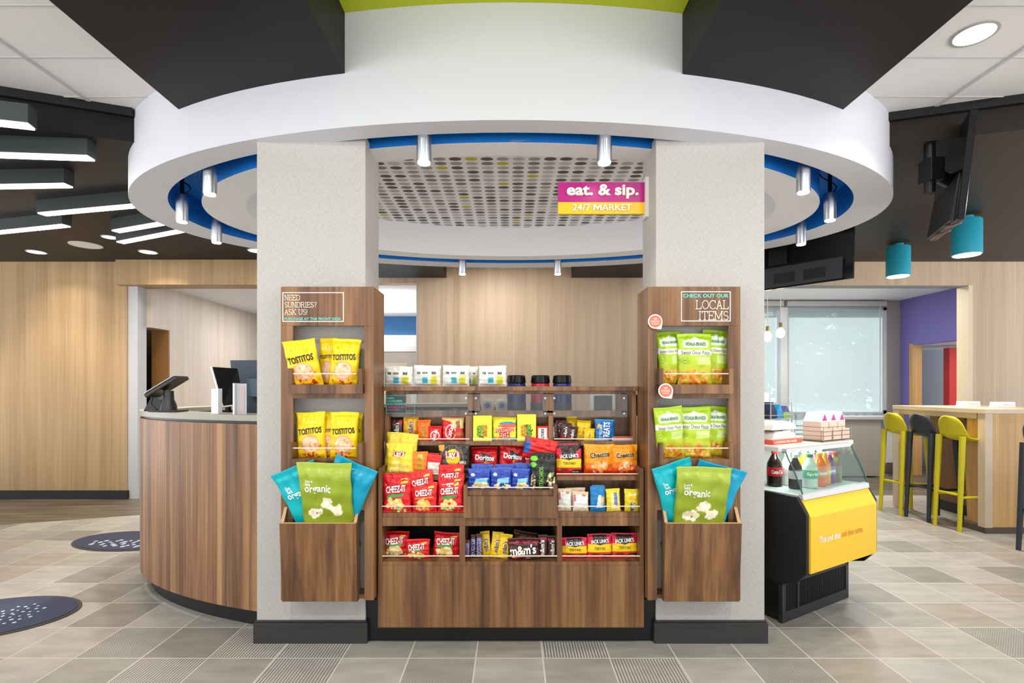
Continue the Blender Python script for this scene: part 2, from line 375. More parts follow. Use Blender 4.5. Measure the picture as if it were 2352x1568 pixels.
# ------------------------------------------------------------------ packaging
PK = bpy.data.materials.new('printed_film'); PK.use_nodes = True
_b = PK.node_tree.nodes['Principled BSDF']; _a = PK.node_tree.nodes.new('ShaderNodeAttribute'); _a.attribute_name = 'Col'
PK.node_tree.links.new(_a.outputs['Color'], _b.inputs['Base Color']); _b.inputs['Roughness'].default_value = .33
PC = bpy.data.materials.new('printed_card'); PC.use_nodes = True
_b = PC.node_tree.nodes['Principled BSDF']; _a = PC.node_tree.nodes.new('ShaderNodeAttribute'); _a.attribute_name = 'Col'
PC.node_tree.links.new(_a.outputs['Color'], _b.inputs['Base Color']); _b.inputs['Roughness'].default_value = .55
def linarr(a):
    a = np.clip(np.asarray(a, float)/255, 0, 1)
    return np.where(a <= .04045, a/12.92, ((a+.055)/1.055)**2.4)
def paint(u, v, base, ops, asp, seed=0):
    col = np.tile(np.array(base, float), (len(u), 1))
    for op in ops:
        k = op[0]
        if k == 'rect': m = (u > op[1]) & (v > op[2]) & (u < op[3]) & (v < op[4]); c = op[5]
        elif k == 'ell':
            cu, cv, ru, rv = op[1:5]; m = ((u-cu)/ru)**2+((v-cv)/rv)**2 < 1; c = op[5]
        elif k == 'grad':
            v0, v1, c = op[1:4]; tt = np.clip((v-v0)/(v1-v0), 0, 1)[:, None]; col = col*(1-tt)+np.array(c, float)*tt; continue
        elif k == 'poly':
            pts = op[1]; m = np.zeros(len(u), bool); j = len(pts)-1
            for i in range(len(pts)):
                (xi, yi), (xj, yj) = pts[i], pts[j]
                if yi != yj: m ^= ((yi > v) != (yj > v)) & (u < (xj-xi)*(v-yi)/(yj-yi)+xi)
                j = i
            c = op[2]
        elif k == 'blobs':
            cu, cv, ru, rv, cols, nn, sz, sd = op[1:9]; rg = random.Random(sd)
            for _ in range(nn):
                a = rg.random()*2*PI; r = rg.random()**.5
                bu = cu+ru*r*math.cos(a); bv = cv+rv*r*math.sin(a); s1 = sz*rg.uniform(.6, 1.3); th = rg.random()*PI
                du = (u-bu); dv = (v-bv)*asp
                e1 = du*math.cos(th)+dv*math.sin(th); e2 = -du*math.sin(th)+dv*math.cos(th)
                mm = (e1/s1)**2+(e2/(s1*rg.uniform(.55, .95)))**2 < 1
                col[mm] = rg.choice(cols)
            continue
        else: continue
        col[m] = c
    return col
def pack(name, label, cat, group, x, y, z, w, h, t, base, ops=(), txt=(), style='pillow', roll=0, lean=4, yaw=0, seed=0, res=None, flare=.05, card=False, wr=1.0):
    """one printed package standing at (x,y,z) on its bottom edge, its face towards -Y. txt: (string, cu, cv, width_in_w, colour, bold, rot, outline, stretch)"""
    rg = random.Random(seed*7+3)
    nu, nv = res or (40, 52)
    U, V = np.meshgrid(np.linspace(-.5, .5, nu+1), np.linspace(0, 1, nv+1)); u = U.ravel(); v = V.ravel()
    ph = [rg.uniform(0, 6.28) for _ in range(8)]
    asp = h/w
    def thick(u, v):
        a = np.clip(1-np.abs(2*u)**2.6, 0, 1)**.55
        if style == 'box': return np.full_like(u, t)
        s0, s1 = (.055, .07)
        if style == 'stand': g = np.clip((1-s1-v)/(1-s1), 0, 1)**.5
        else: g = np.sin(np.clip((v-s0)/(1-s0-s1), 0, 1)*PI)**.5
        return t*a*g+.002
    def wrink(u, v):
        if style == 'box': return 0*u
        e = np.exp(-np.abs(v-.93)/.10)+np.exp(-np.abs(v-.055)/.08)*.7
        k = 1.0 if v.size else 1
        r1 = np.sin(u*30+ph[0]+3*np.sin(v*5+ph[1]))*.0032*e+np.sin(u*19+ph[4]+v*4)*.002*e
        r2 = np.sin(u*9+v*13+ph[2])*np.sin(v*17-u*6+ph[3])*.0024
        r3 = np.abs(np.sin((u*.8+v*(.5+.5*math.sin(ph[5])))*7+ph[4]))*.0034+np.abs(np.sin((u*.7-v*.9)*9+ph[0]))*.0022
        return wr*(w/.13)*(r1+r2-r3)
    def wprof(v):
        if style == 'box': return np.ones_like(v)
        return 1-flare*np.sin(np.clip(v, 0, 1)*PI)**.6+ .012*np.sin(v*21+ph[6])
    def xyz(u, v, side, off=0):
        X = u*w*wprof(v); T = thick(u, v)/2
        top = 0.012*w*np.sin(u*5+ph[7])*(v > .9)*(style != 'box')
        zz = v*h+top
        if side < 0: Y = -T-off+wrink(u, v)*np.clip(T/(t*.2+1e-6), .15, 1)
        else: Y = T
        bend = 0 if style == 'box' else .04*w*np.clip(v-.85, 0, 1)/.15*math.sin(ph[3])
        return np.stack([X, Y+bend, zz], 1)
    Vf = xyz(u, v, -1); Vb = xyz(u, v, 1); n0 = len(Vf)
    col = np.concatenate([linarr(paint(u, v, base, ops, asp)), linarr(np.tile(np.array(base, float)*.92, (n0, 1)))])
    i, j = np.meshgrid(np.arange(nu), np.arange(nv)); a = (j*(nu+1)+i).ravel()
    q1 = np.stack([a, a+1, a+nu+2, a+nu+1], 1); q2 = q1[:, ::-1]+n0
    faces = q1.tolist()+q2.tolist()
    ring = [k for k in range(nu+1)]+[(r*(nu+1)+nu) for r in range(1, nv+1)]+[nv*(nu+1)+k for k in range(nu-1, -1, -1)]+[r*(nu+1) for r in range(nv-1, 0, -1)]
    for a_, b_ in zip(ring, ring[1:]+ring[:1]): faces.append([b_, a_, a_+n0, b_+n0])
    verts = [Vf, Vb]; nvt = 2*n0
    cols = [col]; flat0 = len(faces)
    for tx in txt:
        s, cu, cv, tw, tcol, bold, rot, outl = tx[:8]; stretch = tx[8] if len(tx) > 8 else 1
        for lay in ((1, 0) if outl else (0,)):
            bd = bold+(.045 if lay else 0); tv, tf, twd, th_ = text2d(s, bd, 1.0)
            _, _, tw0, _ = text2d(s, bold, 1.0)
            if not len(tv): continue
            k = tw/tw0; cs, sn = math.cos(R(rot)), math.sin(R(rot))
            px = (tv[:, 0]*cs-tv[:, 1]*stretch*sn)*k; pz = (tv[:, 0]*sn+tv[:, 1]*stretch*cs)*k
            uu = cu+px; vv = cv+pz/asp
            V3 = xyz(np.clip(uu, -.49, .49), np.clip(vv, .01, .99), -1, .0016 if lay else .0028)
            verts.append(V3); cols.append(np.tile(linarr(outl if lay else tcol), (len(V3), 1)))
            for q in tf: faces.append([nvt+r for r in q])
            nvt += len(V3)
    me = bpy.data.meshes.new(name); VV = np.concatenate(verts)
    me.from_pydata(VV.tolist(), [], faces); me.update()
    ca = me.color_attributes.new('Col', 'FLOAT_COLOR', 'POINT'); CCc = np.concatenate([np.concatenate(cols), np.ones((len(VV), 1))], 1)
    ca.data.foreach_set('color', CCc.ravel().astype(np.float32))
    me.materials.append(PC if (card or style == 'box') else PK)
    if style != 'box': me.polygons.foreach_set('use_smooth', [True]*len(faces))
    o = bpy.data.objects.new(name, me); C.objects.link(o); o.location = (x, y, z)
    o.rotation_euler = (R(-lean), R(roll), R(yaw)); tag(o, label, cat, group)
    return o
def pk(px0, px1, pyt, pyb, Y, t, name, label, cat, group, base, ops=(), txt=(), **kw):
    """package from its outline in the photo frame at its own depth Y (front of the shelf it stands on)"""
    x = ((px0+px1)/2-CX)*Y/F; w = (px1-px0)*Y/F; h = (pyb-pyt)*Y/F; z = H-(pyb-CY)*Y/F
    return pack(name, label, cat, group, x, Y, z, w, h, t, base, ops, txt, **kw)
# ================================================================== SETTING
TP = .3037; X0 = .1455; Y0 = 2.353
FX0, FX1, FY0, FY1 = -24, 22, -20, 12
mb = MB(); mb.cur = 0
mb.box(X0+FX0*TP, X0+FX1*TP, Y0+FY0*TP, Y0+FY1*TP, -.05, -.0004)
rg = random.Random(11)
ribbed = {(-8, -1): 0, (-7, -1): 1, (-6, -1): 4, (-5, -1): 1, (-4, -1): 4, (-3, -1): 0, (-2, -1): 5, (-1, -1): 0, (0, -1): 1, (1, -1): 4, (2, -1): 0, (3, -1): 6, (4, -1): 3, (5, -1): 0, (6, -1): 0,
          (-9, 0): 0, (-8, 0): 0, (-7, 0): 6, (-6, 0): 2, (-5, 0): 4, (-4, 0): 4, (-3, 0): 1, (-2, 0): 1, (-1, 0): 3, (0, 0): 4, (1, 0): 1, (2, 0): 1, (3, 0): 1, (4, 0): 1, (5, 0): 3, (6, 0): 0, (7, 0): 6,
          (-9, 1): 0, (-8, 1): 2, (-7, 1): 0, (-6, 1): 1, (-5, 1): 1, (3, 1): 1, (4, 1): 2, (5, 1): 6, (6, 1): 1, (7, 1): 3, (8, 1): 0, (-8, 2): 1, (-7, 2): 6, (-9, 2): 2, (-10, 2): 0, (-8, 3): 0, (-9, 3): 1, (-10, 3): 2,
          (5, 2): 0, (6, 2): 2, (7, 2): 0, (8, 2): 0, (6, 3): 5, (7, 3): 1, (8, 3): 2, (9, 3): 0, (7, 4): 1, (8, 4): 0, (9, 5): 2, (8, 5): 1}
for i in range(FX0, FX1):
    for j in range(FY0, FY1):
        r = rg.random(); k = 0 if r < .36 else 1 if r < .66 else 2 if r < .78 else 3 if r < .92 else 4 if r < .93 else 5 if r < .965 else 6
        mb.cur = 1+ribbed.get((i, j), k); g = .0032
        b = len(mb.v); x, y = X0+i*TP, Y0+j*TP
        mb.v += [(x+g, y+g, 0), (x+TP-g, y+g, 0), (x+TP-g, y+TP-g, 0), (x+g, y+TP-g, 0)]; mb.face([b, b+1, b+2, b+3])
struct(mb.build('floor', [GROUT]+TL))
mb = MB(); mb.prism([(-7.5, 3.5), (-4.59, 4.66), (-3.65, 5.01), (-1.2, 5.9), (7.2, 5.98), (7.2, 12), (-7.5, 12)], -.04, .0015)
struct(mb.build('floor_planks', PLANK))
# pillars
for s, nm in ((-1, 'left'), (1, 'right')):
    a, b = sorted((s*.70, s*1.222))
    struct(box('pillar_'+nm, LINEN, (a, b, 2.50, 2.75, .1, 2.44)))
    mbb = MB(); mbb.box(a-.012, b+.012, 2.486, 2.764, 0, .098); mbb.box(a-.006, b+.006, 2.492, 2.758, .098, .108)
    struct(mbb.build('baseboard_pillar_'+nm, BASEB, bevel=.002))
# white tile ceiling with raised grid lines
mb = MB(); mb.box(-5.2, -1.6, -4, 3.4, 2.812, 2.9); mb.box(1.6, 5.2, -4, 3.4, 2.812, 2.9); mb.box(-.9, .9, 4.6, 6.9, 2.812, 2.9)
for zz in ():
    pass
struct(mb.build('ceiling_white', CEILT))
mb = MB(); GM = mat('ceiling_grid', (196, 196, 198), .6)
for s in (-1, 1):
    X = 2.33 if s < 0 else 2.395
    mb.box(s*X-.009, s*X+.009, -4, 3.3, 2.806, 2.814)
    mb.box(s*(X+.72)-.009, s*(X+.72)+.009, -4, 3.3, 2.806, 2.814)
    for k in range(-14, 3):
        y = 2.49+.337*k
        mb.box(*(sorted((s*1.65, s*5))), y-.003, y+.003, 2.808, 2.814)
for k in range(3): mb.box(-.9, .9, 5.3+k*.6-.008, 5.3+k*.6+.008, 2.806, 2.814)
mb.box(-.42, -.40, 4.7, 6.8, 2.806, 2.814); mb.box(.40, .42, 4.7, 6.8, 2.806, 2.814)
struct(mb.build('ceiling_grid', GM))
struct(box('ceiling_lime', LIME, (-.78, .80, -4, 2.6, 2.93, 3.0)))
# dark drop beams running from the ring towards the entrance, and behind it
for s, x0, x1, nm in ((-1, -1.705, -.755, 'left'), (1, .783, 1.708, 'right')):
    struct(box('beam_'+nm, DARK, (x0, x1, -4, 2.75, 2.655, 2.99)))
    struct(box('beam_rear_'+nm, DARK, (x0, x1 if s > 0 else -.83, 4.6, 6.7, 2.655, 2.9)))
# oval ring
YC = 3.68; N = 128
def ell(a, b, yc=YC, n=N): return [(a*math.cos(2*PI*i/n), yc+b*math.sin(2*PI*i/n)) for i in range(n)]
def band(mb, e0, z0, e1, z1, flip=False):
    n = len(e0); b = len(mb.v)
    mb.v += [(p[0], p[1], z0) for p in e0]+[(p[0], p[1], z1) for p in e1]
    for i in range(n):
        j = (i+1) % n; q = [b+i, b+j, b+n+j, b+n+i]; mb.face(q[::-1] if flip else q)
ZS = 2.41
O = ell(2.523, 1.40, 3.697); I = ell(2.274, 1.25, 3.66); D = ell(2.064, 1.142, 3.648); RC = ell(1.789, 1.002, 3.648)
mb = MB(); band(mb, O, ZS, O, 2.95); band(mb, O, ZS, I, ZS, True)
struct(mb.build('ceiling_ring', RINGW, smooth=True))
mb = MB(); band(mb, I, ZS, I, 2.60, True); band(mb, D, ZS+.0, D, 2.60); band(mb, I, 2.60, D, 2.60, True)
struct(mb.build('ceiling_blue_recess', BLUE, smooth=True))
mb = MB(); band(mb, D, ZS-.001, RC, ZS-.001, True); band(mb, RC, ZS-.001, RC, 2.667, True); band(mb, [(p[0]*.999, p[1]) for p in D], ZS-.001, D, ZS+.012)
struct(mb.build('ceiling_disc', WHITE, smooth=True))
mb = MB(); b = len(mb.v); mb.v = [(p[0], p[1], 2.667) for p in RC]; mb.face(list(range(N))[::-1])
struct(mb.build('ceiling_dotted', DOTS))
# dark lowered ceilings left and right
mb = MB(); mb.prism([(-2.153, 2.967), (-1.95, 3.05), (-1.95, 4.4), (-1.70, 4.75), (-1.70, 5.9), (-7.2, 5.9), (-7.2, .98)], 2.63, 2.80)
struct(mb.build('ceiling_dark_left', DARK))
mb = MB(); mb.prism([(2.187, 3.014), (7.4, 1.35), (7.4, 5.9), (1.70, 5.9), (1.70, 4.75), (1.95, 4.4), (1.95, 3.08)], 2.63, 2.80)
struct(mb.build('ceiling_dark_right', SOFF))
def lip(p, q, n_, nm):
    d = Vector((q[0]-p[0], q[1]-p[1])).normalized(); nn = Vector((d.y, -d.x))*n_
    pts = [p, q, (q[0]+nn.x*.03, q[1]+nn.y*.03), (p[0]+nn.x*.03, p[1]+nn.y*.03)]
    m_ = MB(); m_.prism(pts, 2.765, 2.813); struct(m_.build(nm, BLK))
lip((-2.153, 2.967), (-7.2, .98), -1, 'trim_1'); lip((2.187, 3.014), (7.4, 1.35), 1, 'trim_2')
# walls
struct(box('wall_left', OAKWARMLIT, (-7.4, -4.25, 5.75, 5.9, .0, 2.70)))
mb = MB(); mb.box(-7.4, -4.235, 5.73, 5.76, .0, .098)
struct(mb.build('baseboard_left', BLACK))
struct(box('wall_header_left', OAKWARMLIT, (-4.31, -2.3, 5.66, 5.9, 2.358, 2.70)))
mb = MB(); mb.box(-4.25, -4.14, 5.76, 5.9, 0, 2.358)
struct(mb.build('trim_opening_left', LGREY))
# office side wall with a door opening
PALE = wood('office_wall_laminate', [(.15, (182, 166, 148)), (.5, (200, 186, 170)), (.9, (214, 202, 188))], strip=7, rough=.45, fine=60, coarse=10, zs=.35, var=.25, bumpy=.03)
mb = MB(); mb.box(-4.3, -4.09, 5.9, 9.6, 1.92, 2.45); mb.box(-4.3, -4.09, 6.22, 9.6, 0, 1.92)
struct(mb.build('wall_office_side', PALE))
mb = MB(); mb.box(-5.6, -5.5, 5.9, 8.5, 0, 2.5); mb.box(-5.6, -4.2, 6.9, 7.0, 0, 2.5)
struct(mb.build('wall_office_hall', mat('hall_shade_dark', (60, 54, 50), .6)))  # darkness of the interior behind the opening put into the wall colour
mb = MB(); mb.box(-5.2, -4.32, 6.24, 6.30, 0, 1.9)
dr = struct(mb.build('door_1', BLK))  # black box standing in for the dark interior of the opening
struct(box('trim_office_door', mat('door_jamb_brown', (150, 108, 62), .5), (-4.29, -4.088, 6.20, 6.222, 0, 1.92)))
struct(box('ceiling_office', WHITE, (-4.3, -2.4, 5.9, 9.8, 2.42, 2.5)))
struct(box('wall_office_back', PALE, (-4.3, -2.2, 9.6, 9.7, 0, 2.5)))
# rear wall behind the display, opening on its left
mb = MB(); mb.box(-1.215, 3.0, 6.8, 6.95, 0, 2.9); mb.box(-3.0, -1.215, 6.8, 6.95, 2.606, 2.9)
struct(mb.build('wall_rear', OAK))
mb = MB(); mb.box(-1.215, -.745, 6.74, 6.8, 0, 2.81)
struct(mb.build('wall_rear_panel', OAK))
mb = MB(); mb.box(-1.225, -1.213, 6.73, 6.96, 0, 2.606)
struct(mb.build('trim_rear_opening', LGREY))
# pantry seen through that opening
mb = MB(); mb.box(-3.4, -.6, 8.6, 8.7, 0, 3.0)
struct(mb.build('wall_pantry', mat('pantry_blue', (58, 118, 172), .6)))
mb = MB(); mb.box(-3.4, -.6, 7.0, 8.6, 2.85, 2.95)
struct(mb.build('ceiling_pantry', WHITE))
pc = empty('pantry_cabinet', (-1.6, 8.3, 0), 'white pantry cabinets seen through the opening left of the rear wall', 'cabinet')
mb = MB(); mb.box(-3.3, -.7, 8.15, 8.59, 2.42, 2.85); mb.build('upper_cabinet', WHITE, pc)
mb = MB(); mb.box(-3.3, -.7, 8.1, 8.59, 1.88, 2.06); mb.box(-3.3, -.7, 8.02, 8.59, 1.80, 1.88); mb.build('shelf', LGREY, pc)
mb = MB(); mb.box(-3.3, -.7, 8.25, 8.59, 0, 1.80); mb.build('lower_cabinet', OFFWHITE, pc)
mb = MB(); mb.box(-1.42, -1.36, 8.1, 8.3, 1.2, 1.80); mb.build('handle', LGREY, pc)
bx = MB(); bx.box(-2.2, -1.52, 7.6, 7.9, 0, 1.60)
tag(bx.build('storage_box', mat('cream_box', (222, 212, 196), .7)), 'cream carton standing behind the white wrapped packs', 'box')
# right wall with the wide opening to the breakfast room
mb = MB(); mb.box(5.11, 7.4, 5.75, 5.89, 0, 2.70); mb.box(2.0, 5.11, 5.75, 5.89, 2.368, 2.70)
struct(mb.build('wall_right', OAK))
mb = MB(); mb.box(5.07, 5.115, 5.745, 5.90, 0, 2.368)
struct(mb.build('trim_opening_right', mat('cream_trim', (222, 206, 178), .5)))
struct(box('trim_opening_head', GREY, (2.0, 5.11, 5.76, 5.90, 2.362, 2.37)))
struct(box('ceiling_breakfast', WHITE, (2.0, 5.75, 5.9, 7.7, 2.51, 2.6)))
VIO = mat('violet_paint', (112, 104, 172), .6)
mb = MB(); mb.box(5.68, 5.8, 5.9, 7.6, 1.84, 2.55); mb.box(5.68, 5.8, 7.37, 7.6, 0, 1.84)
struct(mb.build('wall_violet', VIO))
mb = MB(); mb.box(5.675, 5.72, 7.33, 7.39, 0, 1.86); 
struct(mb.build('trim_doorway', TABLEWOOD))
mb = MB(); mb.box(5.72, 5.81, 7.33, 7.37, 0, 1.84); struct(mb.build('trim_doorway_jamb', TABLEWOOD))
mb = MB(); mb.box(5.8, 9.5, 8.2, 8.3, 0, 2.3); struct(mb.build('wall_hall_grey', mat('hall_grey', (128, 140, 156), .6)))
mb = MB(); mb.box(5.8, 9.5, 5.9, 8.3, 1.84, 1.9); struct(mb.build('ceiling_hall', LGREY))
mb = MB(); mb.box(6.17, 7.2, 7.3, 7.4, 0, 1.80); struct(mb.build('wall_hall_red', mat('hall_red', (190, 24, 20), .55)))
# window wall of the breakfast room
WF = mat('window_wall_grey', (150, 148, 148), .6)
mb = MB(); mb.box(5.49, 5.72, 7.57, 7.75, 0, 2.55); mb.box(1.5, 5.49, 7.57, 7.75, 2.41, 2.55); mb.box(1.5, 5.49, 7.57, 7.75, 0, .12)
struct(mb.build('wall_window', WF))
w1 = empty('window_1', (4.6, 7.6, 0), None, None); w1['kind'] = 'structure'
fr = mat('window_frame_white', (206, 210, 216), .4)
mb = MB(); mb.box(3.90, 4.05, 7.56, 7.66, .12, 2.41); mb.box(5.43, 5.49, 7.58, 7.66, .12, 2.41); mb.box(1.6, 5.49, 7.58, 7.66, .855, .91); mb.box(1.6, 5.49, 7.58, 7.66, 2.37, 2.41)
mb.build('window_frame', fr, w1)
MB().box(1.6, 5.49, 7.61, 7.615, .12, 2.41).build('pane', WINGL, w1)
b1 = empty('roller_shade', (4.7, 7.5, 2.4), 'sheer white roller shade covering the large window of the breakfast room', 'shade')
MB().box(4.03, 5.42, 7.545, 7.547, .14, 2.42).build('shade_cloth', SHADE, b1)
MB().box(4.0, 5.44, 7.50, 7.56, 2.42, 2.49).build('cassette', LGREY, b1)
MB().box(5.36, 5.375, 7.535, 7.55, .9, 2.42).build('pull_cord', fr, b1)
b2 = empty('roller_shade', (2.9, 7.5, 2.4), 'sheer roller shade behind the hanging bulbs, mostly hidden by the pillar', 'shade')
MB().box(2.2, 3.93, 7.545, 7.547, .14, 2.42).build('shade_cloth', SHADE, b2)
MB().box(2.2, 3.95, 7.50, 7.56, 2.42, 2.49).build('cassette', LGREY, b2)
# outdoors beyond the window
GRD = mat('parking_asphalt', (178, 178, 176), .9)
o = struct(MB().box(-6, 30, 7.9, 50, -.3, -.1).build('ground_outside', GRD))
FENM = mat('fence_black', (36, 38, 40), .5)
fn = empty('metal_fence', (7, 12, -.1), 'dark metal picket fence outside beyond the sheer window shade', 'fence')
mb = MB()
for k in range(40): mb.box(3+k*.2-.018, 3+k*.2+.018, 12, 12.02, -.1, 1.75)
mb.build('pickets', FENM, fn)
mb = MB(); mb.box(3, 11, 11.99, 12.03, 1.58, 1.64); mb.box(3, 11, 11.99, 12.03, .1, .14); mb.build('rail', FENM, fn)
for k in range(4): MB().box(3.4+k*2.1, 3.47+k*2.1, 11.97, 12.05, -.1, 1.85).build('post', FENM, fn)
def tree(x, y, r, h, label, seed, col):
    rr = random.Random(seed); e_ = empty('leafy_tree', (x, y, -.1), label, 'tree', 'trees beyond the window')
    m_ = MB(); m_.tube((x, y, -.1), (x, y, h*.6), .14, .08, n=8); m_.build('trunk', mat('bark', (96, 84, 72), .9), e_)
    m_ = MB()
    for k in range(6500):
        d = Vector((rr.gauss(0, 1), rr.gauss(0, 1), rr.gauss(0, 1))).normalized()*r*rr.uniform(.55, 1.0)
        c_ = Vector((x, y, h*.72))+Vector((d.x, d.y, d.z*.85)); a_ = Vector((rr.gauss(0, 1), rr.gauss(0, 1), rr.gauss(0, 1))).normalized(); b_ = a_.orthogonal().normalized()
        s_ = rr.uniform(.08, .17); i_ = len(m_.v)
        for q in (a_*s_, b_*s_*.6, -a_*s_, -b_*s_*.6): m_.v.append(tuple(c_+q))
        m_.face([i_, i_+1, i_+2, i_+3])
    m_.build('foliage', mat('leaf_%d' % seed, col, .7), e_)
tree(9.2, 15, 2.3, 3.4, 'broad green tree filling the middle of the sheer window', 3, (104, 138, 92))
tree(14.5, 18, 2.2, 3.6, 'green tree at the right edge of the sheer window', 4, (114, 144, 98))
tree(5.0, 17, 1.9, 4.0, 'pale tree seen through the left part of the sheer window', 5, (160, 168, 136))
# recessed lamps
def downlight(x, y, z, r, label, group, lit=True, name='ceiling_downlight', cat='downlight', power=0):
    e_ = empty(name, (x, y, z), label, cat, group)
    m_ = MB(); prof = [(r*1.18, -.006), (r*1.18, 0), (r*.98, 0), (r*.98, -.006)]
    n = 28; b_ = 0
    ring_ = [[(x+q*math.cos(2*PI*i/n), y+q*math.sin(2*PI*i/n), z+dz) for i in range(n)] for q, dz in ((r*1.18, 0), (r*1.18, -.005), (r, -.005), (r, 0.0))]
    for L_ in ring_: m_.v += L_
    for k in range(3):
        for i in range(n):
            j = (i+1) % n; m_.face([k*n+i, k*n+j, (k+1)*n+j, (k+1)*n+i])
    m_.build('trim_ring', SILV if lit else OFFWHITE, e_)
    m_ = MB(); m_.lathe([(r*.99, -.004), (r*.99, -.001)], x, y, z, n=28)
    m_.build('lamp_lens' if lit else 'grille', LAMP if lit else OFFWHITE, e_)
    if power: area('downlight_lamp', (x, y, z-.01), (0, 0, 0), r*1.6, power, (1, .9, .74), spread=120)
GL = 'downlights in the dark ceiling by the left wall'
downlight(-4.88, 5.34, 2.63, .075, 'round lit downlight furthest left in the dark ceiling', GL, power=3)
downlight(-3.73, 5.34, 2.63, .075, 'round lit downlight above the left edge of the reception opening', GL, power=3)
downlight(-3.72, 4.816, 2.63, .06, 'small round downlight beside the short light bars', GL, power=5)
downlight(-2.59, 5.29, 2.63, .075, 'round downlight half hidden by the left pillar', GL, power=6)
downlight(-4.16, 5.08, 2.63, .115, 'unlit round white speaker grille in the dark ceiling', None, lit=False, name='ceiling_speaker', cat='speaker')
downlight(2.08, 2.328, 2.812, .075, 'round lit downlight in the white ceiling tile at the upper right', None, power=3)
downlight(4.18, 6.55, 2.51, .07, 'recessed light in the breakfast room ceiling', None, power=7)
# light bars
def lightbar(x0, y0, x1, y1, label, w=.075):
    d = Vector((x1-x0, y1-y0, 0)); L = d.length; d.normalize(); n_ = Vector((-d.y, d.x, 0))
    e_ = empty('light_bar', (x0, y0, 2.63), label, 'ceiling light', 'linear light bars under the dark ceiling')
    p = [(x0, y0), (x1, y1), (x1+n_.x*w, y1+n_.y*w), (x0+n_.x*w, y0+n_.y*w)]
    m_ = MB(); m_.prism(p, 2.537, 2.63); m_.build('housing', mat('bar_housing', (70, 76, 78), .35, metal=.3), e_)
    q = .006
    p2 = [(x0+d.x*q+n_.x*q, y0+d.y*q+n_.y*q), (x1-d.x*q+n_.x*q, y1-d.y*q+n_.y*q), (x1-d.x*q+n_.x*(w-q), y1-d.y*q+n_.y*(w-q)), (x0+d.x*q+n_.x*(w-q), y0+d.y*q+n_.y*(w-q))]
    m_ = MB(); m_.prism(p2, 2.530, 2.538); m_.build('diffuser', STRIP, e_)
def ext(xa, ya, xb, yb, left=0, right=0):
    d = Vector((xb-xa, yb-ya)).normalized(); return xa-d.x*left, ya-d.y*left, xb+d.x*right, yb+d.y*right
lightbar(*ext(-2.9, 2.425, -2.388, 2.567, .6), 'glowing light bar nearest the camera at the top left edge')
lightbar(*ext(-2.838, 2.884, -2.384, 2.921, .9), 'glowing light bar second from the front under the dark ceiling')
lightbar(*ext(-3.28, 3.335, -2.854, 3.316, .9), 'glowing light bar ending left of the ring, third from the front')
lightbar(*ext(-3.542, 3.873, -2.722, 3.694, 0, .1), 'glowing light bar whose right end meets the white ring')
lightbar(*ext(-4.237, 4.306, -3.58, 4.139, .5), 'glowing light bar far left, above the two left downlights')
lightbar(*ext(-3.316, 4.301, -2.834, 4.110, 0, .25), 'upper of the two short light bars behind the white ring')
lightbar(*ext(-3.528, 4.632, -2.807, 4.306, 0, .15), 'lower of the two short light bars behind the white ring')
# spot cylinders in the blue recess
def cyl(x, y, label):
    e_ = empty('spotlight', (x, y, 2.6), label, 'spotlight', 'silver spotlights in the blue recess of the ring')
    m_ = MB(); m_.lathe([(.034, 2.292), (.035, 2.294), (.035, 2.46), (.030, 2.465)], x, y, 0, n=24); brl = m_.build('barrel', STEEL, e_, smooth=True)
    m_ = MB(); m_.lathe([(.012, 2.465), (.012, 2.60)], x, y, 0, n=12); m_.build('stem', BLK, e_, smooth=True)
    m_ = MB(); m_.lathe([(.029, 2.287), (.030, 2.2925)], x, y, 0, n=24); m_.build('lens', LAMP, brl)
    m_ = MB(); pts = [Vector((x, y, 2.46))+Vector((.05*math.sin(k*.8), .03*k/6, .14*k/6)) for k in range(7)]; m_.path(pts, .004, 6); m_.build('cable', BLK, e_)
for (x, y, l) in ((-.411, 2.46, 'silver spotlight at the front of the ring beside the left pillar'), (.444, 2.46, 'silver spotlight at the front of the ring above the hanging sign'),
                  (-1.656, 2.857, 'silver spotlight nearest the left pillar in the left recess'), (-2.107, 3.327, 'silver spotlight at the left tip of the blue recess'), (-2.153, 3.80, 'silver spotlight at the back of the left recess'),
                  (1.596, 2.83, 'silver spotlight nearest the right pillar in the right recess'), (2.03, 3.30, 'silver spotlight at the right tip of the blue recess'), (2.154, 3.85, 'silver spotlight above the rear screen'),
                  (-.451, 4.845, 'left of the two distant spotlights in front of the rear wall'), (.439, 4.845, 'right of the two distant spotlights in front of the rear wall')):
    cyl(x, y, l)
    spot('spotlight_lamp', (x, y, 2.283), (x*.98, y+.02, 0), 9 if y < 3 else 42, 75, col=(1, .95, .87))
# turquoise ceiling cylinders
for x, y, l in ((3.77, 5.05, 'turquoise cylinder ceiling light left of the side-on screen'), (3.73, 4.245, 'turquoise cylinder ceiling light behind the side-on screen')):
    e_ = empty('cylinder_light', (x, y, 2.63), l, 'ceiling light', 'turquoise cylinder lights')
    MB().lathe([(.096, 2.315), (.1, 2.318), (.1, 2.59), (.094, 2.60)], x, y, 0, n=32).build('shade', CYL, e_, smooth=True)
    MB().lathe([(.045, 2.60), (.045, 2.63)], x, y, 0, n=20).build('collar', CYL, e_, smooth=True)
    MB().lathe([(.088, 2.311), (.09, 2.3155)], x, y, 0, n=32).build('lens', LAMP, e_)
    area('cylinder_lamp', (x, y, 2.30), (0, 0, 0), .15, 8, (1, .93, .82), spread=120)
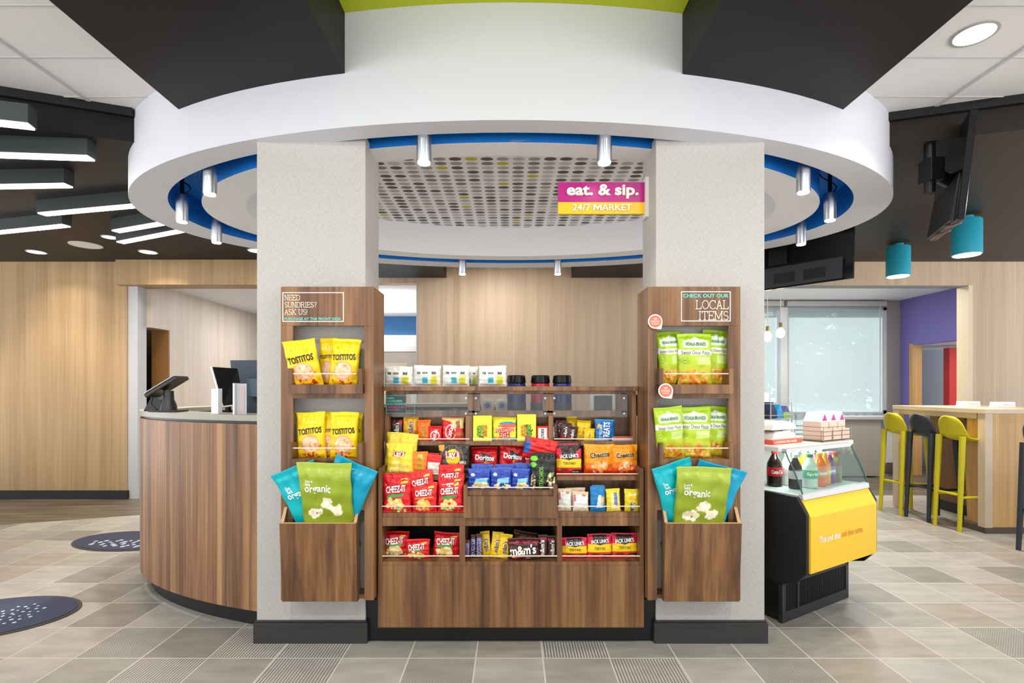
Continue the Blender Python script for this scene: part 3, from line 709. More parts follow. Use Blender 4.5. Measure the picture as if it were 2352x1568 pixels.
# pendant bulbs
for px, py, Y, l in ((1763, 772, 6.3, 'lit pendant bulb nearest the right pillar edge'), (1793, 764, 6.15, 'lit pendant bulb right of its twin in front of the window')):
    p = P(px, py, Y); e_ = empty('pendant_bulb', (p.x, p.y, 2.51), l, 'pendant light', 'pendant bulbs in the breakfast room')
    MB().lathe([(.01, -.062), (.035, -.045), (.047, -.012), (.044, .02), (.02, .055), (.015, .065)], p.x, p.y, p.z, n=18).build('bulb', BULBM, e_, smooth=True)
    MB().lathe([(.018, .06), (.018, .12)], p.x, p.y, p.z, n=12).build('socket', mat('brass', (150, 120, 80), .35, metal=1), e_, smooth=True)
    MB().tube((p.x, p.y, p.z+.12), (p.x, p.y, 2.51), .004, n=6).build('cord', OFFWHITE, e_)
# fill lights added to brighten the rooms behind, without fixtures
area('office_fill', (-3.0, 7.4, 2.40), (0, 0, 0), .8, 22, (.95, .97, 1))
area('pantry_fill', (-1.9, 7.6, 2.8), (0, 0, 0), .5, 16, (1, 1, 1))
area('hall_fill', (6.4, 6.5, 1.82), (0, 0, 0), .4, 5, (1, 1, 1))
area('breakfast_fill', (4.4, 6.3, 2.49), (0, 0, 0), .3, 10, (1, .97, .92))
area('rear_fill_1', (-.2, 5.9, 2.79), (0, 0, 0), .2, 12, (1, .95, .88))
spot('wall_washer', (-4.95, 4.5, 2.6), (-4.95, 5.75, .95), 46, 66, .8, (1, .9, .7), .06)
spot('wall_washer', (-6.2, 4.5, 2.6), (-6.2, 5.75, .8), 34, 66, .8, (1, .9, .7), .06)
# ================================================================== SCREENS
e_ = empty('ceiling_screen', P(2160, 300, 2.95), 'black screen seen edge-on, hanging on a ceiling pole at the upper right', 'screen')
A, B_, C_, D_ = P(2217, 503, 2.75), P(2150, 553, 3.3), P(2171, 369, 3.3), P(2248, 250, 2.75)
nrm = (B_-A).cross(D_-A).normalized()
if nrm.x > 0: nrm = -nrm
m_ = MB()
q = [A, B_, C_, D_]; b = 0
m_.v = [tuple(k) for k in q]+[tuple(k+nrm*.035) for k in q]
for f_ in ((0, 1, 2, 3), (7, 6, 5, 4), (0, 4, 5, 1), (1, 5, 6, 2), (2, 6, 7, 3), (3, 7, 4, 0)): m_.face(list(f_))
m_.build('screen_panel', BLKG, e_, bevel=.003)
m_ = MB(); ce = (A+B_)/2; up = ((D_+C_)/2-ce)
def lerp2(s, t_): return A.lerp(B_, s).lerp(D_.lerp(C_, s), t_)
q = [lerp2(.08, .01), lerp2(.95, .01), lerp2(.95, .46), lerp2(.08, .46)]
m_.v = [tuple(k+nrm*.033) for k in q]+[tuple(k+nrm*(.055 if i_ < 2 else .04)) for i_, k in enumerate(q)]
for f_ in ((0, 1, 2, 3), (7, 6, 5, 4), (0, 4, 5, 1), (1, 5, 6, 2), (2, 6, 7, 3), (3, 7, 4, 0)): m_.face(list(f_))
rh = m_.build('rear_housing', BLK, e_, bevel=.004)
pp = P(2135, 395, 3.0); ma = P(2160, 408, 3.0)
m_ = MB(); m_.box(pp.x-.03, pp.x+.05, 2.95, 3.05, pp.z-.06, pp.z+.07); m_.tube((pp.x, 3, pp.z), tuple(lerp2(.5, .5)), .035, n=12); m_.build('bracket', BLK, e_, bevel=.004)
m_ = MB(); m_.tube((pp.x, 3.0, pp.z), (pp.x, 3.0, 2.5), .022, n=14); m_.tube((pp.x, 3.0, 2.35), (pp.x, 3.0, 2.70), .028, n=14); m_.build('pole', BLK, e_)
for s_, t_ in ((.25, 0), (.6, 0)):
    m_ = MB(); k = lerp2(s_, .0)+nrm*.02; m_.box(k.x-.012, k.x+.012, k.y-.05, k.y+.05, k.z-.004, k.z+.004); m_.build('port_cover', mat('dark_metal', (110, 100, 90), .3, metal=1), rh)
e_ = empty('rear_screen', P(1860, 600, 4.5), 'large black screen seen from behind below the ring at the right', 'screen')
A, B_ = P(1962, 640, 4.2), P(1757, 668, 4.72); dd = (B_-A); B_ = A+dd*1.7; upv = Vector((.03, .02, .62))
nrm = Vector((dd.y, -dd.x, 0)).normalized(); nrm = nrm if nrm.y < 0 else -nrm
def slabq(name, m, p0, p1, u0, u1, off0, off1, bev=.003):
    m2 = MB(); q = [A.lerp(B_, p0)+upv*u0, A.lerp(B_, p1)+upv*u0, A.lerp(B_, p1)+upv*u1, A.lerp(B_, p0)+upv*u1]
    m2.v = [tuple(k+nrm*off0) for k in q]+[tuple(k+nrm*off1) for k in q]
    for f_ in ((0, 1, 2, 3), (7, 6, 5, 4), (0, 4, 5, 1), (1, 5, 6, 2), (2, 6, 7, 3), (3, 7, 4, 0)): m2.face(list(f_))
    return m2.build(name, m, e_, bevel=bev)
slabq('screen_panel', BLKG, 0, 1, 0, .82, 0, .03)
slabq('rear_housing', mat('housing_grey', (46, 46, 52), .4), .06, .94, .02, .30, .03, .07)
slabq('speaker_grille', BLK, .16, .30, .06, .2, .07, .075, 0)
slabq('speaker_grille', BLK, .36, .50, .06, .2, .07, .075, 0)
slabq('mount_plate', BLK, .42, .55, .35, .9, .03, .06)
pm = A.lerp(B_, .485)+nrm*.06
MB().tube((pm.x, pm.y, pm.z+.4), (pm.x, pm.y, 2.66), .03, n=12).build('pole', BLK, e_)
# ================================================================== HANGING SIGN
e_ = empty('market_sign', (.46, 2.65, 2.2), 'magenta and yellow hanging sign reading eat. & sip. 24/7 market', 'sign')
Ys = 2.65; xl, xr = .242, .684; zt, zm, zb = H+475*Ys/F, H+429*Ys/F, H+402*Ys/F
box('upper_panel', mat('sign_magenta', (182, 18, 128), .35), (xl, xr, Ys, Ys+.02, zm, zt), e_, bevel=.001)
box('lower_panel', mat('sign_yellow', (250, 196, 28), .4), (xl, xr, Ys, Ys+.02, zb, zm), e_, bevel=.001)
m_ = MB(); text_on(m_, 'eat. & sip.', (xl+xr)/2+.005, (zm+zt)/2, Ys-.012, width=.365, height=.072, bold=.028, ext=.012); m_.build('lettering', WTXT, e_)
m_ = MB(); zc = (zm+zb)/2; lx = (xl+xr)/2-.148
text_on(m_, '24/7', lx, zc, Ys-.010, width=.090, height=.034, bold=.01, ext=.010, align='l'); text_on(m_, 'ARKET', lx+.149, zc, Ys-.010, width=.152, height=.032, bold=.01, ext=.010, align='l')
m_.prism([(lx+.106+p[0]*.042, zc-.016+p[1]*.032) for p in ((0, 0), (.19, 0), (.19, .64), (.5, .08), (.81, .64), (.81, 0), (1, 0), (1, 1), (.8, 1), (.5, .46), (.2, 1), (0, 1))], Ys-.010, Ys, 'y')
m_.build('lettering', WTXT, e_)
m_ = MB(); m_.box(.684, .702, Ys-.02, Ys+.04, zb-.02, zt+.02); m_.build('wall_bracket', OFFWHITE, e_)
# ================================================================== RECEPTION DESK
dk = empty('reception_desk', (-1.9, 3.2, 0), 'curved walnut reception desk with grey stone top left of the pillar', 'desk')
def earc(a, b, a0, a1, n=60, yc=3.67): return [(a*math.cos(R(a0+(a1-a0)*i/n)), yc+b*math.sin(R(a0+(a1-a0)*i/n))) for i in range(n+1)]
def curved(name, m, a, b, th, z0, z1, a0=90, a1=239.7, smooth=True):
    o_ = earc(a, b, a0, a1); i_ = earc(a-th, b-th, a0, a1); n = len(o_); mb = MB()
    for z in (z0, z1):
        mb.v += [(x, y, z) for x, y in o_]+[(x, y, z) for x, y in i_]
    for k in range(n-1):
        mb.face([k, k+1, 2*n+k+1, 2*n+k]); mb.face([n+k+1, n+k, 3*n+k, 3*n+k+1])
        mb.face([2*n+k, 2*n+k+1, 3*n+k+1, 3*n+k]); mb.face([k+1, k, n+k, n+k+1])
    mb.face([0, 2*n, 3*n, n]); mb.face([n-1, 2*n-1, 4*n-1, 3*n-1])
    return mb.build(name, m, dk, smooth=smooth)
curved('front_panel', DESKWOOD, 2.47, 1.235, .04, .10, 1.042)
curved('toe_kick', BLACK, 2.41, 1.175, .04, 0, .10)
curved('shadow_gap', BLK, 2.455, 1.22, .04, 1.042, 1.058)
curved('countertop', STONE, 2.475, 1.24, .20, 1.058, 1.088)
curved('work_surface', STONE, 2.13, .9, .5, .74, .77)
# things on the desk
e_ = empty('card_terminal', (-1.99, 3.02, 1.088), 'black tilted touch terminal on its stand at the left end of the desk', 'terminal')
m_ = MB(); m_.box(-2.07, -1.91, 2.96, 3.08, 1.088, 1.098); m_.build('base_plate', BLK, e_, bevel=.003)
m_ = MB(); m_.lathe([(.045, 1.098), (.04, 1.13), (.028, 1.16), (.026, 1.21)], -1.99, 3.02, 0, n=20); m_.build('stand', mat('dark_stand', (48, 48, 52), .35), e_, smooth=True)
m_ = MB(); m_.box(-.105, .105, -.06, .06, -.011, .011); o = m_.build('touch_screen', mat('terminal_shell', (42, 34, 32), .3), e_, bevel=.004)
o.matrix_parent_inverse = Matrix(); o.location = (-.01, 0, .145); o.rotation_euler = (0, R(-31), 0)
m_ = MB(); m_.box(-.095, .095, -.065, .065, .011, .015); o = m_.build('bezel', SILV, e_); o.matrix_parent_inverse = Matrix(); o.location = (-.01, 0, .146); o.rotation_euler = (0, R(-31), 0)
m_ = MB(); m_.path([Vector((-2.06, 3.02, 1.10)), Vector((-2.10, 3.03, 1.13)), Vector((-2.09, 3.03, 1.18)), Vector((-2.06, 3.02, 1.2))], .005, 6); m_.build('cable', BLK, e_)
e_ = empty('handset', (-2.13, 3.1, 1.088), 'small black desk phone standing behind the tilted terminal', 'phone')
m_ = MB(); m_.prism([(-2.19, 1.088), (-2.08, 1.088), (-2.08, 1.15), (-2.13, 1.19)], 3.09, 3.2, 'y'); m_.build('phone_body', BLK, e_, bevel=.004)
m_ = MB(); m_.path([Vector((-2.17, 3.13, 1.17)), Vector((-2.13, 3.13, 1.205)), Vector((-2.07, 3.13, 1.225))], .014, 10); m_.build('receiver', mat('dark_stand', (48, 48, 52)), e_, smooth=True)
x = P(485, 0, 2.76).x; x2 = P(501, 0, 2.76).x
tag(box('desk_divider', WHITE, (x, x2, 2.76, 2.80, 1.088, 1.222), bevel=.001), 'narrow white upright sign holder on the desk, left of the pair', 'sign holder')
x = P(537, 0, 2.70).x; x2 = P(565, 0, 2.70).x
e_ = empty('desk_sign', ((x+x2)/2, 2.72, 1.088), 'grey and white upright sign holder on the desk in front of the large monitor', 'sign holder')
box('panel', LGREY, (x+.012, x2, 2.705, 2.71, 1.088, 1.248), e_); box('edge', WHITE, (x, x+.008, 2.69, 2.75, 1.088, 1.25), e_)
box('insert', mat('pink_insert', (196, 176, 178), .5), (x+.03, x2-.01, 2.7035, 2.705, 1.10, 1.235), e_)
e_ = empty('monitor', (-1.75, 3.08, .77), 'dark monitor with white edge leaning back beside the larger navy one', 'monitor', 'monitors behind the reception counter')
a0, a1, a2, a3 = P(511, 934, 3.0), P(485, 842, 3.0), P(545, 846, 3.1), P(560, 928, 3.1)
m_ = MB(); m_.v = [tuple(k) for k in (a0, a3, a2, a1)]+[tuple(k+Vector((-.012, .03, 0))) for k in (a0, a3, a2, a1)]
for f_ in ((0, 1, 2, 3), (7, 6, 5, 4), (0, 4, 5, 1), (1, 5, 6, 2), (2, 6, 7, 3), (3, 7, 4, 0)): m_.face(list(f_))
m_.build('screen', BLKG, e_)
m_ = MB(); m_.tube(tuple(a0), tuple(a1), .006, n=8); m_.tube(tuple(a0), tuple(a3), .005, n=8); m_.build('bezel', WHITE, e_)
m_ = MB(); m_.tube((-1.68, 3.08, 1.14), (-1.66, 3.1, .78), .016, n=10); m_.box(-1.76, -1.56, 3.0, 3.18, .77, .782); m_.build('stand', BLK, e_)
e_ = empty('monitor', (-1.45, 3.2, .77), 'large navy monitor back beside the left pillar', 'monitor', 'monitors behind the reception counter')
m_ = MB(); a0, a1, a2, a3 = P(540, 948, 3.2), P(690, 948, 3.2), P(700, 826, 3.25), P(528, 827, 3.25)
m_.v = [tuple(k) for k in (a0, a1, a2, a3)]+[tuple(k+Vector((0, .03, 0))) for k in (a0, a1, a2, a3)]
for f_ in ((0, 1, 2, 3), (7, 6, 5, 4), (0, 4, 5, 1), (1, 5, 6, 2), (2, 6, 7, 3), (3, 7, 4, 0)): m_.face(list(f_))
m_.build('housing', mat('navy_housing', (42, 58, 76), .35), e_, bevel=.004)
m_ = MB(); p = P(585, 900, 3.17); m_.box(p.x-.05, p.x+.1, 3.15, 3.2, p.z-.03, p.z+.08); m_.build('mount_plate', mat('navy_plate', (70, 92, 108), .4), e_, bevel=.003)
m_ = MB(); m_.tube((p.x+.05, 3.25, p.z), (p.x+.05, 3.25, .78), .02, n=12); m_.box(p.x-.05, p.x+.15, 3.2, 3.36, .77, .782); m_.build('stand', BLK, e_)
# floor mats
MATB = mat('navy_mat_pile', (52, 56, 78), .95, bump=.6, bscale=250); MATE = mat('mat_rubber_edge', (62, 58, 52), .7); MATD = mat('mat_dots', (186, 192, 206), .9)
def mat_rug(cx_, cy_, a, b, rot, label, seed, big):
    e_ = empty('floor_mat', (cx_, cy_, 0), label, 'mat', 'round navy entrance mats')
    def pe(a_, b_, z): 
        out = []
        for i in range(64):
            t_ = 2*PI*i/64; x_, y_ = a_*math.cos(t_), b_*math.sin(t_); out.append((cx_+x_*math.cos(rot)-y_*math.sin(rot), cy_+x_*math.sin(rot)+y_*math.cos(rot)))
        return out
    MB().prism(pe(a, b, 0), .0005, .006).build('rubber_edge', MATE, e_)
    MB().prism(pe(a-.018, b-.018, 0), .006, .0095).build('pile', MATB, e_)
    m_ = MB(); rr = random.Random(seed)
    for k in range(34):
        t_ = k*2.4; r_ = math.sqrt(k/34)*.62
        for q in (0,):
            u_ = a*(.30+r_*math.cos(t_)*.5) if not big else a*(.1+r_*math.cos(t_)*1.1); v_ = b*(r_*math.sin(t_)*.8) if not big else b*(-.35+r_*math.sin(t_)*.55)
            s_ = (.008 if not big else .016)*rr.uniform(.7, 1.2)
            xx = cx_+u_*math.cos(rot)-v_*math.sin(rot); yy = cy_+u_*math.sin(rot)+v_*math.cos(rot)
            m_.lathe([(s_, 0), (s_, .0006)], xx, yy, .0095, n=8)
    m_.build('dot_pattern', MATD, e_)
mat_rug(-2.79, 2.755, .42, .285, R(14), 'navy mat with tiny pale dots on the tiles, cut by the left edge', 3, False)
mat_rug(-3.06, 4.17, .45, .27, R(-8), 'navy mat with white spots partly behind the reception desk', 4, True)
# ================================================================== SNACK DISPLAY
ds = empty('snack_display', (0, 2.7, 0), 'tiered walnut snack display between the two pillars', 'display stand')
def hy(y, Y): return H-(y-CY)*Y/F
def xx(x, Y): return (x-CX)*Y/F
BV = .0012
def db(name, m, *d): return MB().box(*d).build(name, m, ds, bevel=BV)
XL, XR = -.627, .629
db('front_panel', WALNUT, XL, XR, 2.45, 2.47, .094, .386)
db('toe_kick', BLK, -.72, .72, 2.515, 2.53, 0, .20)
for sx, x_ in ((-1, XL), (1, XR-.02)):
    MB().prism([(2.47, .094), (3.02, .094), (3.02, 1.21), (2.605, 1.21), (2.575, .845), (2.452, .845), (2.452, .386), (2.47, .386)], x_, x_+.02, 'x').build('side_panel', WALNUT, ds, bevel=BV)
db('bottom_shelf', WALNUT, XL+.02, XR-.02, 2.452, 2.80, .386, .404)
for a, b in ((1055, 1068), (1280, 1291)): db('divider', WALNUT, xx(a, 2.45), xx(b, 2.45), 2.451, 2.80, .404, .573)
db('apron', WALNUT, XL+.02, XR-.02, 2.451, 2.49, .573, .614)
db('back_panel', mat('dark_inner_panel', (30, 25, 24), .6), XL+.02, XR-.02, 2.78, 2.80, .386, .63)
# second tier: two side bins and a protruding centre tray
xa, xb_ = xx(1065, 2.45), xx(1280, 2.45)
db('shelf', WALNUT, XL+.02, xa, 2.455, 2.63, .614, .634); db('shelf', WALNUT, xb_, XR-.02, 2.455, 2.63, .614, .634)
db('riser_panel', WALNUT, XL+.02, XR-.02, 2.62, 2.635, .634, .785)
MB().prism([(xa, .614), (xb_, .614), (xb_, .768), (xb_-.02, .768), (xb_-.02, .716), (xa+.02, .716), (xa+.02, .768), (xa, .768)], 2.435, 2.452, 'y').build('centre_panel', WALNUT, ds, bevel=BV)
for a in (xa, xb_-.018): MB().box(a, a+.018, 2.452, 2.62, .60, .768).build('tray_side', WALNUT, ds, bevel=BV)
db('tray_floor', WALNUT, xa+.018, xb_-.018, 2.452, 2.62, .716, .742)
# third tier
db('shelf', WALNUT, XL+.02, xa, 2.50, 2.72, .780, .800); db('shelf', WALNUT, xb_, XR-.02, 2.50, 2.72, .780, .800); db('shelf', WALNUT, xa, xb_, 2.56, 2.72, .780, .800)
db('riser_panel', WALNUT, XL+.02, XR-.02, 2.71, 2.722, .80, .945)
db('shelf', WALNUT, XL+.02, XR-.02, 2.57, 2.78, .940, .961)
db('riser_panel', WALNUT, XL+.02, XR-.02, 2.70, 2.712, .961, 1.085)
for a, b in ((1070, 1086), (1259, 1270)): db('divider', WALNUT, xx(a, 2.6), xx(b, 2.6), 2.575, 2.70, .961, 1.088)
# window band with acrylic panes and top ledge
db('lower_rail', WALNUT, XL+.02, xx(1440, 2.61), 2.60, 2.62, 1.082, 1.112); db('upper_rail', WALNUT, XL+.02, XR-.02, 2.60, 2.62, 1.194, 1.211)
for a, b in ((1075, 1103), (1246, 1272), (1426, 1440)): db('stile', WALNUT, xx(a, 2.61), xx(b, 2.61), 2.60, 2.62, 1.10, 1.20)
db('top_ledge', WALNUT, XL, XR, 2.56, 2.74, 1.211, 1.233)
db('back_counter', mat('back_counter_top', (150, 132, 112), .5), XL+.02, XR-.02, 2.76, 3.25, 1.05, 1.075)
for a, b in ((887, 1084), (1091, 1257), (1269, 1440)):
    MB().box(xx(a, 2.6), xx(b, 2.6), 2.592, 2.596, hy(958, 2.6), hy(904, 2.6)).build('acrylic_pane', ACRYL, ds)
m_ = MB()
for a in (1093, 1252, 1273, 1433, 1070):
    for z_ in (hy(914, 2.6), hy(949, 2.6)):
        m_.tube((xx(a, 2.59), 2.597, z_), (xx(a, 2.59), 2.586, z_), .005, n=12)
m_.build('standoff_screws', STEEL, ds)
def rail(parent, x0, x1, Y, z, nm='rail'):
    m_ = MB(); m_.box(x0, x1, Y, Y+.004, z-.0022, z+.0022); m_.build(nm, RAIL, parent)
for x0, x1, Y, z in ((xx(878, 2.45), xx(1055, 2.45), 2.446, .433), (xx(1068, 2.45), xx(1280, 2.45), 2.446, .433), (xx(1291, 2.45), xx(1470, 2.45), 2.446, .433),
                     (XL+.02, xa, 2.447, .667), (xb_, XR-.02, 2.447, .667), (xa+.018, xb_-.018, 2.436, hy(1119, 2.436)),
                     (XL+.0, xa-.0, 2.49, .813), (xb_, XR-.0, 2.49, .813), (XL+.02, xx(1078, 2.56), 2.56, .974), (xx(1086, 2.56), xx(1259, 2.56), 2.56, .974), (xx(1272, 2.56), xx(1450, 2.56), 2.56, .974)):
    rail(ds, x0, x1, Y, z)
# sign on the left acrylic pane
e_ = empty('charger_sign', P(921, 929, 2.588), 'small dark sign with teal frame asking about chargers and electronics', 'sign')
x0, x1, z0, z1 = xx(887, 2.588), xx(953, 2.588), hy(949, 2.588), hy(908, 2.588)
box('backing', mat('sign_dark_clear', (24, 62, 58), .3), (x0, x0+.09, 2.589, 2.591, z0, z1), e_)
m_ = MB(); th = .0016
for d in ((x0, x1, z1-th, z1), (x0, x1, z0, z0+th), (x0, x0+th, z0+th, z1-th), (x1-th, x1, z0+th, z1-th)): m_.box(d[0], d[1], 2.586, 2.588, d[2], d[3])
for k, s_ in enumerate(('NEED', 'CHARGERS?', 'ELECTRONICS?')): text_on(m_, s_, x0+.006, z1-.013-.0145*k, 2.5875, height=.0105, bold=.02, align='l')
m_.build('teal_lettering', TTXT, e_)
m_ = MB(); text_on(m_, 'PURCHASE AT THE', x0+.006, z1-.058, 2.5875, height=.0075, bold=.02, align='l'); text_on(m_, 'FRONT DESK', x0+.006, z1-.071, 2.5875, height=.0075, bold=.02, align='l')
m_.build('magenta_lettering', mat('magenta_lettering', (214, 50, 140), .5), e_)
# ================================================================== PILLAR RACKS
rails = []
def rack(s, label):
    """wall rack on a pillar; s=-1 left, +1 right"""
    e_ = empty('pillar_rack', (s*.85, 2.45, .9), label, 'rack', 'walnut racks on the pillars')
    def bx(name, m, x0, x1, y0, y1, z0, z1, bev=BV):
        a, b = (x0, x1) if s < 0 else (-x1, -x0)
        return MB().box(a, b, y0, y1, z0, z1).build(name, m, e_, bevel=bev)
    xo, xi = -1.063, -.634
    bx('header_board', WALNUT, xo, xi, 2.40, 2.42, 1.512, 1.693)
    bx('outer_stile', WALNUT, xo, -1.007, 2.40, 2.42, .243, 1.512); bx('inner_stile', WALNUT, -.677, xi, 2.40, 2.42, .243, 1.512)
    bx('cross_rail', WALNUT, -1.007, -.677, 2.40, 2.42, 1.176, 1.20); bx('lower_board', WALNUT, -1.007, -.677, 2.40, 2.42, .66, .90)
    bx('side_panel', WALNUT, xi-.02, xi, 2.42, 2.60, .243, 1.693); bx('outer_side_panel', WALNUT, xo, xo+.02, 2.42, 2.5, .243, 1.693)
    bx('top_board', WALNUT, xo+.02, xi-.02, 2.42, 2.5, 1.673, 1.693)
    bx('bottom_board', WALNUT, xo+.02, xi-.02, 2.42, 2.5, .243, .262)
    for (zf, zl, zw) in ((1.198, 1.24, 1.314), (.857, .90, .974)):
        a, b = (-1.016, -.677)
        tray = bx('tray_front', WALNUT, a, b, 2.365, 2.383, zf, zl)
        bx('tray_floor', WALNUT, a+.018, b-.018, 2.383, 2.497, zf, zf+.03)
        for q in (a, b-.019): bx('tray_side', WALNUT, q, q+.019, 2.366, 2.45, zl, zw)
        lo, hi = (a+.02, b-.03) if s < 0 else (-b+.03, -a-.02)
        rail(tray, lo, hi, 2.372, zl+.05)
    # lower bin with slanted front and sides
    a, b = (-1.046, -.70)
    prof = [(2.372, .248), (2.385, .248), (2.362, .612), (2.345, .612)]
    lo, hi = (a, b) if s < 0 else (-b, -a)
    MB().prism(prof, lo, hi, 'x').build('bin_front', WALNUT, e_, bevel=BV)
    sp_ = [(2.385, .248), (2.40, .248), (2.40, .66), (2.398, .672), (2.362, .612)]
    for q in (lo, hi-.014): MB().prism(sp_, q, q+.014, 'x').build('bin_side', WALNUT, e_)
    for q in (lo, hi-.014): MB().prism([(2.362, .612), (2.398, .672), (2.398, .675), (2.36, .6145)], q, q+.014, 'x').build('edge_band', EDGE, e_)
    MB().box(lo, hi, 2.345, 2.36, .612, .6145).build('edge_band', EDGE, e_)
    bx('bin_floor', WALNUT, a+.02, b-.02, 2.375, 2.495, .47, .485)
    return e_
rl = rack(-1, 'walnut wall rack on the left pillar with a sundries message')
rr_ = rack(1, 'walnut wall rack on the right pillar with a local items message')
# messages on the racks
Y = 2.3985
e_ = empty('sundries_sign', (-.92, 2.398, 1.6), 'white framed message need sundries ask us on the left rack', 'sign')
x0, x1, z0, z1 = xx(649, Y), xx(790, Y), hy(739, Y), hy(671, Y); th = .0042
m_ = MB()
for d in ((x0, x1, z1-th, z1), (x0, x1, z0, z0+th), (x0, x0+th, z0+th, z1-th), (x1-th, x1, z0+th, z1-th)): m_.box(d[0], d[1], Y-.0015, Y, d[2], d[3])
m_.build('border_line', WTXT, e_)
m_ = MB(); hh = .0232
slab(m_, 'NEED', x0+.008, hy(689, Y), Y, hh); slab(m_, 'SUNDRIES?', x0+.008, hy(705.5, Y), Y, hh); slab(m_, 'ASK US!', x0+.008, hy(722, Y), Y, hh)
m_.build('white_lettering', WTXT, e_)
m_ = MB(); text_on(m_, 'PURCHASE AT THE FRONT DESK', (x0+x1)/2-.002, hy(732, Y), Y-.0003, width=x1-x0-.02, height=.0125, bold=.03); m_.build('teal_lettering', TTXT, e_)
e_ = empty('local_items_sign', (.9, 2.398, 1.6), 'white framed message check out our local items on the right rack', 'sign')
x0, x1, z0, z1 = xx(1564, Y), xx(1678, Y), hy(738, Y), hy(669, Y)
m_ = MB()
for d in ((x0, x1, z1-th, z1), (x0, x1, z0, z0+th), (x0, x0+th, z0+th, z1-th), (x1-th, x1, z0+th, z1-th)): m_.box(d[0], d[1], Y-.0015, Y, d[2], d[3])
m_.build('border_line', WTXT, e_)
m_ = MB(); slab(m_, 'LOCAL', x1-.008, hy(709, Y), Y, .0385, wt=.075, align='r'); slab(m_, 'ITEMS', x1-.008, hy(734, Y), Y, .0385, wt=.075, align='r'); m_.build('white_lettering', WTXT, e_)
m_ = MB(); text_on(m_, 'CHECK OUT OUR', (x0+x1)/2, hy(679, Y), Y-.0003, width=x1-x0-.018, height=.0175, bold=.035); m_.build('teal_lettering', TTXT, e_)
CORAL = mat('coral_tag', (232, 116, 96), .5)
for px, py, l, Yt in ((1505, 738, 'upper round coral tag reading I am local on the right rack', 2.388), (1529, 897, 'lower round coral tag on the shelf front of the right rack', 2.352)):
    c = P(px, py, Yt); e_ = empty('local_tag', c, l, 'tag', 'coral local tags')
    def drop(r):
        pts = [(c.x+r*math.cos(R(k)), c.z+r*math.sin(R(k))) for k in range(0, 271, 10)]
        return pts+[(c.x+r*.82, c.z-r*1.08), (c.x+r*.95, c.z-r*.5)]
    MB().prism(drop(.0335), Yt, Yt+.002, 'y').build('backing', WTXT, e_)
    MB().prism([(c.x+.028*math.cos(R(k)), c.z+.028*math.sin(R(k))) for k in range(0, 360, 10)], Yt-.001, Yt, 'y').build('disc', CORAL, e_)
    m_ = MB(); text_on(m_, "I'", c.x-.006, c.z+.012, Yt-.0015, height=.008, bold=.02); m_.prism([(c.x-.003+p[0]*.010, c.z+.008+p[1]*.008) for p in ((0, 0), (.19, 0), (.19, .64), (.5, .08), (.81, .64), (.81, 0), (1, 0), (1, 1), (.8, 1), (.5, .46), (.2, 1), (0, 1))], Yt-.0015, Yt-.001, 'y'); text_on(m_, 'LOCAL', c.x, c.z, Yt-.0015, height=.009, bold=.02); text_on(m_, 'FAVORITE', c.x, c.z-.0115, Yt-.0015, height=.005, bold=.02)
    m_.build('lettering', WTXT, e_)
# ================================================================== REFRIGERATED CASE
TH = math.atan2(.515, .857); B0 = Vector((1.412, 2.698, 0))
def fp(x, y, z=0): return Vector((B0.x+x*math.cos(TH)-y*math.sin(TH), B0.y+x*math.sin(TH)+y*math.cos(TH), z))
fc = empty('refrigerated_case', B0, 'low open drinks case with yellow front and curved glass right of the right pillar', 'display case', rz=TH)
def fl(mb, name, m, parent=None, bevel=0, smooth=False):
    o = mb.build(name, m, parent or fc, bevel=bevel, smooth=smooth); o.matrix_parent_inverse = Matrix(); return o
CAP = [(.50, .21), (0, .208), (-.067, .227), (-.126, .296), (-.126, .592), (-.075, .672), (.50, .675)]
CAP = CAP[::-1]
fl(MB().prism(CAP, 0, .022, 'x'), 'end_panel', BLK, bevel=.003); fl(MB().prism(CAP, .69, .712, 'x'), 'end_panel', BLK, bevel=.003)
fl(MB().prism([(.5, .215), (0, .213), (-.12, .29), (-.12, .58), (-.08, .655), (.5, .66)][::-1], .022, .69, 'x'), 'body', mat('case_dark', (44, 44, 46), .4))
fl(MB().prism([(-.134, .294), (-.134, .575), (-.088, .658), (-.08, .65), (-.122, .572), (-.122, .294)][::-1], .024, .688, 'x'), 'yellow_front', YEL)
fl(MB().box(.02, .66, .02, .48, 0, .215), 'base', BLK, bevel=.002)
m_ = MB(); m_.box(.0, .66, .0, .02, 0, .055); m_.box(0, .03, 0, .02, .05, .21); m_.box(.63, .66, 0, .02, .05, .21); m_.box(0, .66, 0, .02, .195, .21); m_.box(.14, .155, 0, .02, .05, .2)
for k in range(46): m_.box(.035+k*.013, .039+k*.013, .004, .02, .055, .195)
fl(m_, 'grille', mat('grille_grey', (38, 38, 40), .35))
m_ = MB(); m_.prism([(-.098, .655), (-.072, .66), (-.072, .688), (-.094, .684)], .022, .69, 'x'); fl(m_, 'front_rail', mat('rail_grey', (196, 196, 200), .35, metal=.3), bevel=.002)
fl(MB().box(.022, .69, -.07, .42, .655, .676), 'deck', mat('case_inner', (200, 206, 208), .4))
fl(MB().box(.03, .68, .37, .385, .676, .887), 'back_wall', mat('case_inner', (200, 206, 208)))
m_ = MB(); gp = [(-.088, .685), (-.07, .735), (-.043, .80), (-.012, .86), (.0, .889)]
m_.prism(gp+[(p[0]+.004, p[1]) for p in gp[::-1]], .03, .684, 'x'); fl(m_, 'front_glass', GLASS)
for x_ in (.026, .684): 
    m_ = MB(); m_.prism([(-.086, .682), (.34, .682), (.34, .888), (.0, .888)]+gp[::-1][1:-1], x_, x_+.004, 'x'); fl(m_, 'side_glass', GLASS)
m_ = MB()
for x_ in (.026, .684): m_.path([Vector((x_+.002, p[0]-.002, p[1])) for p in gp], .004, 8)
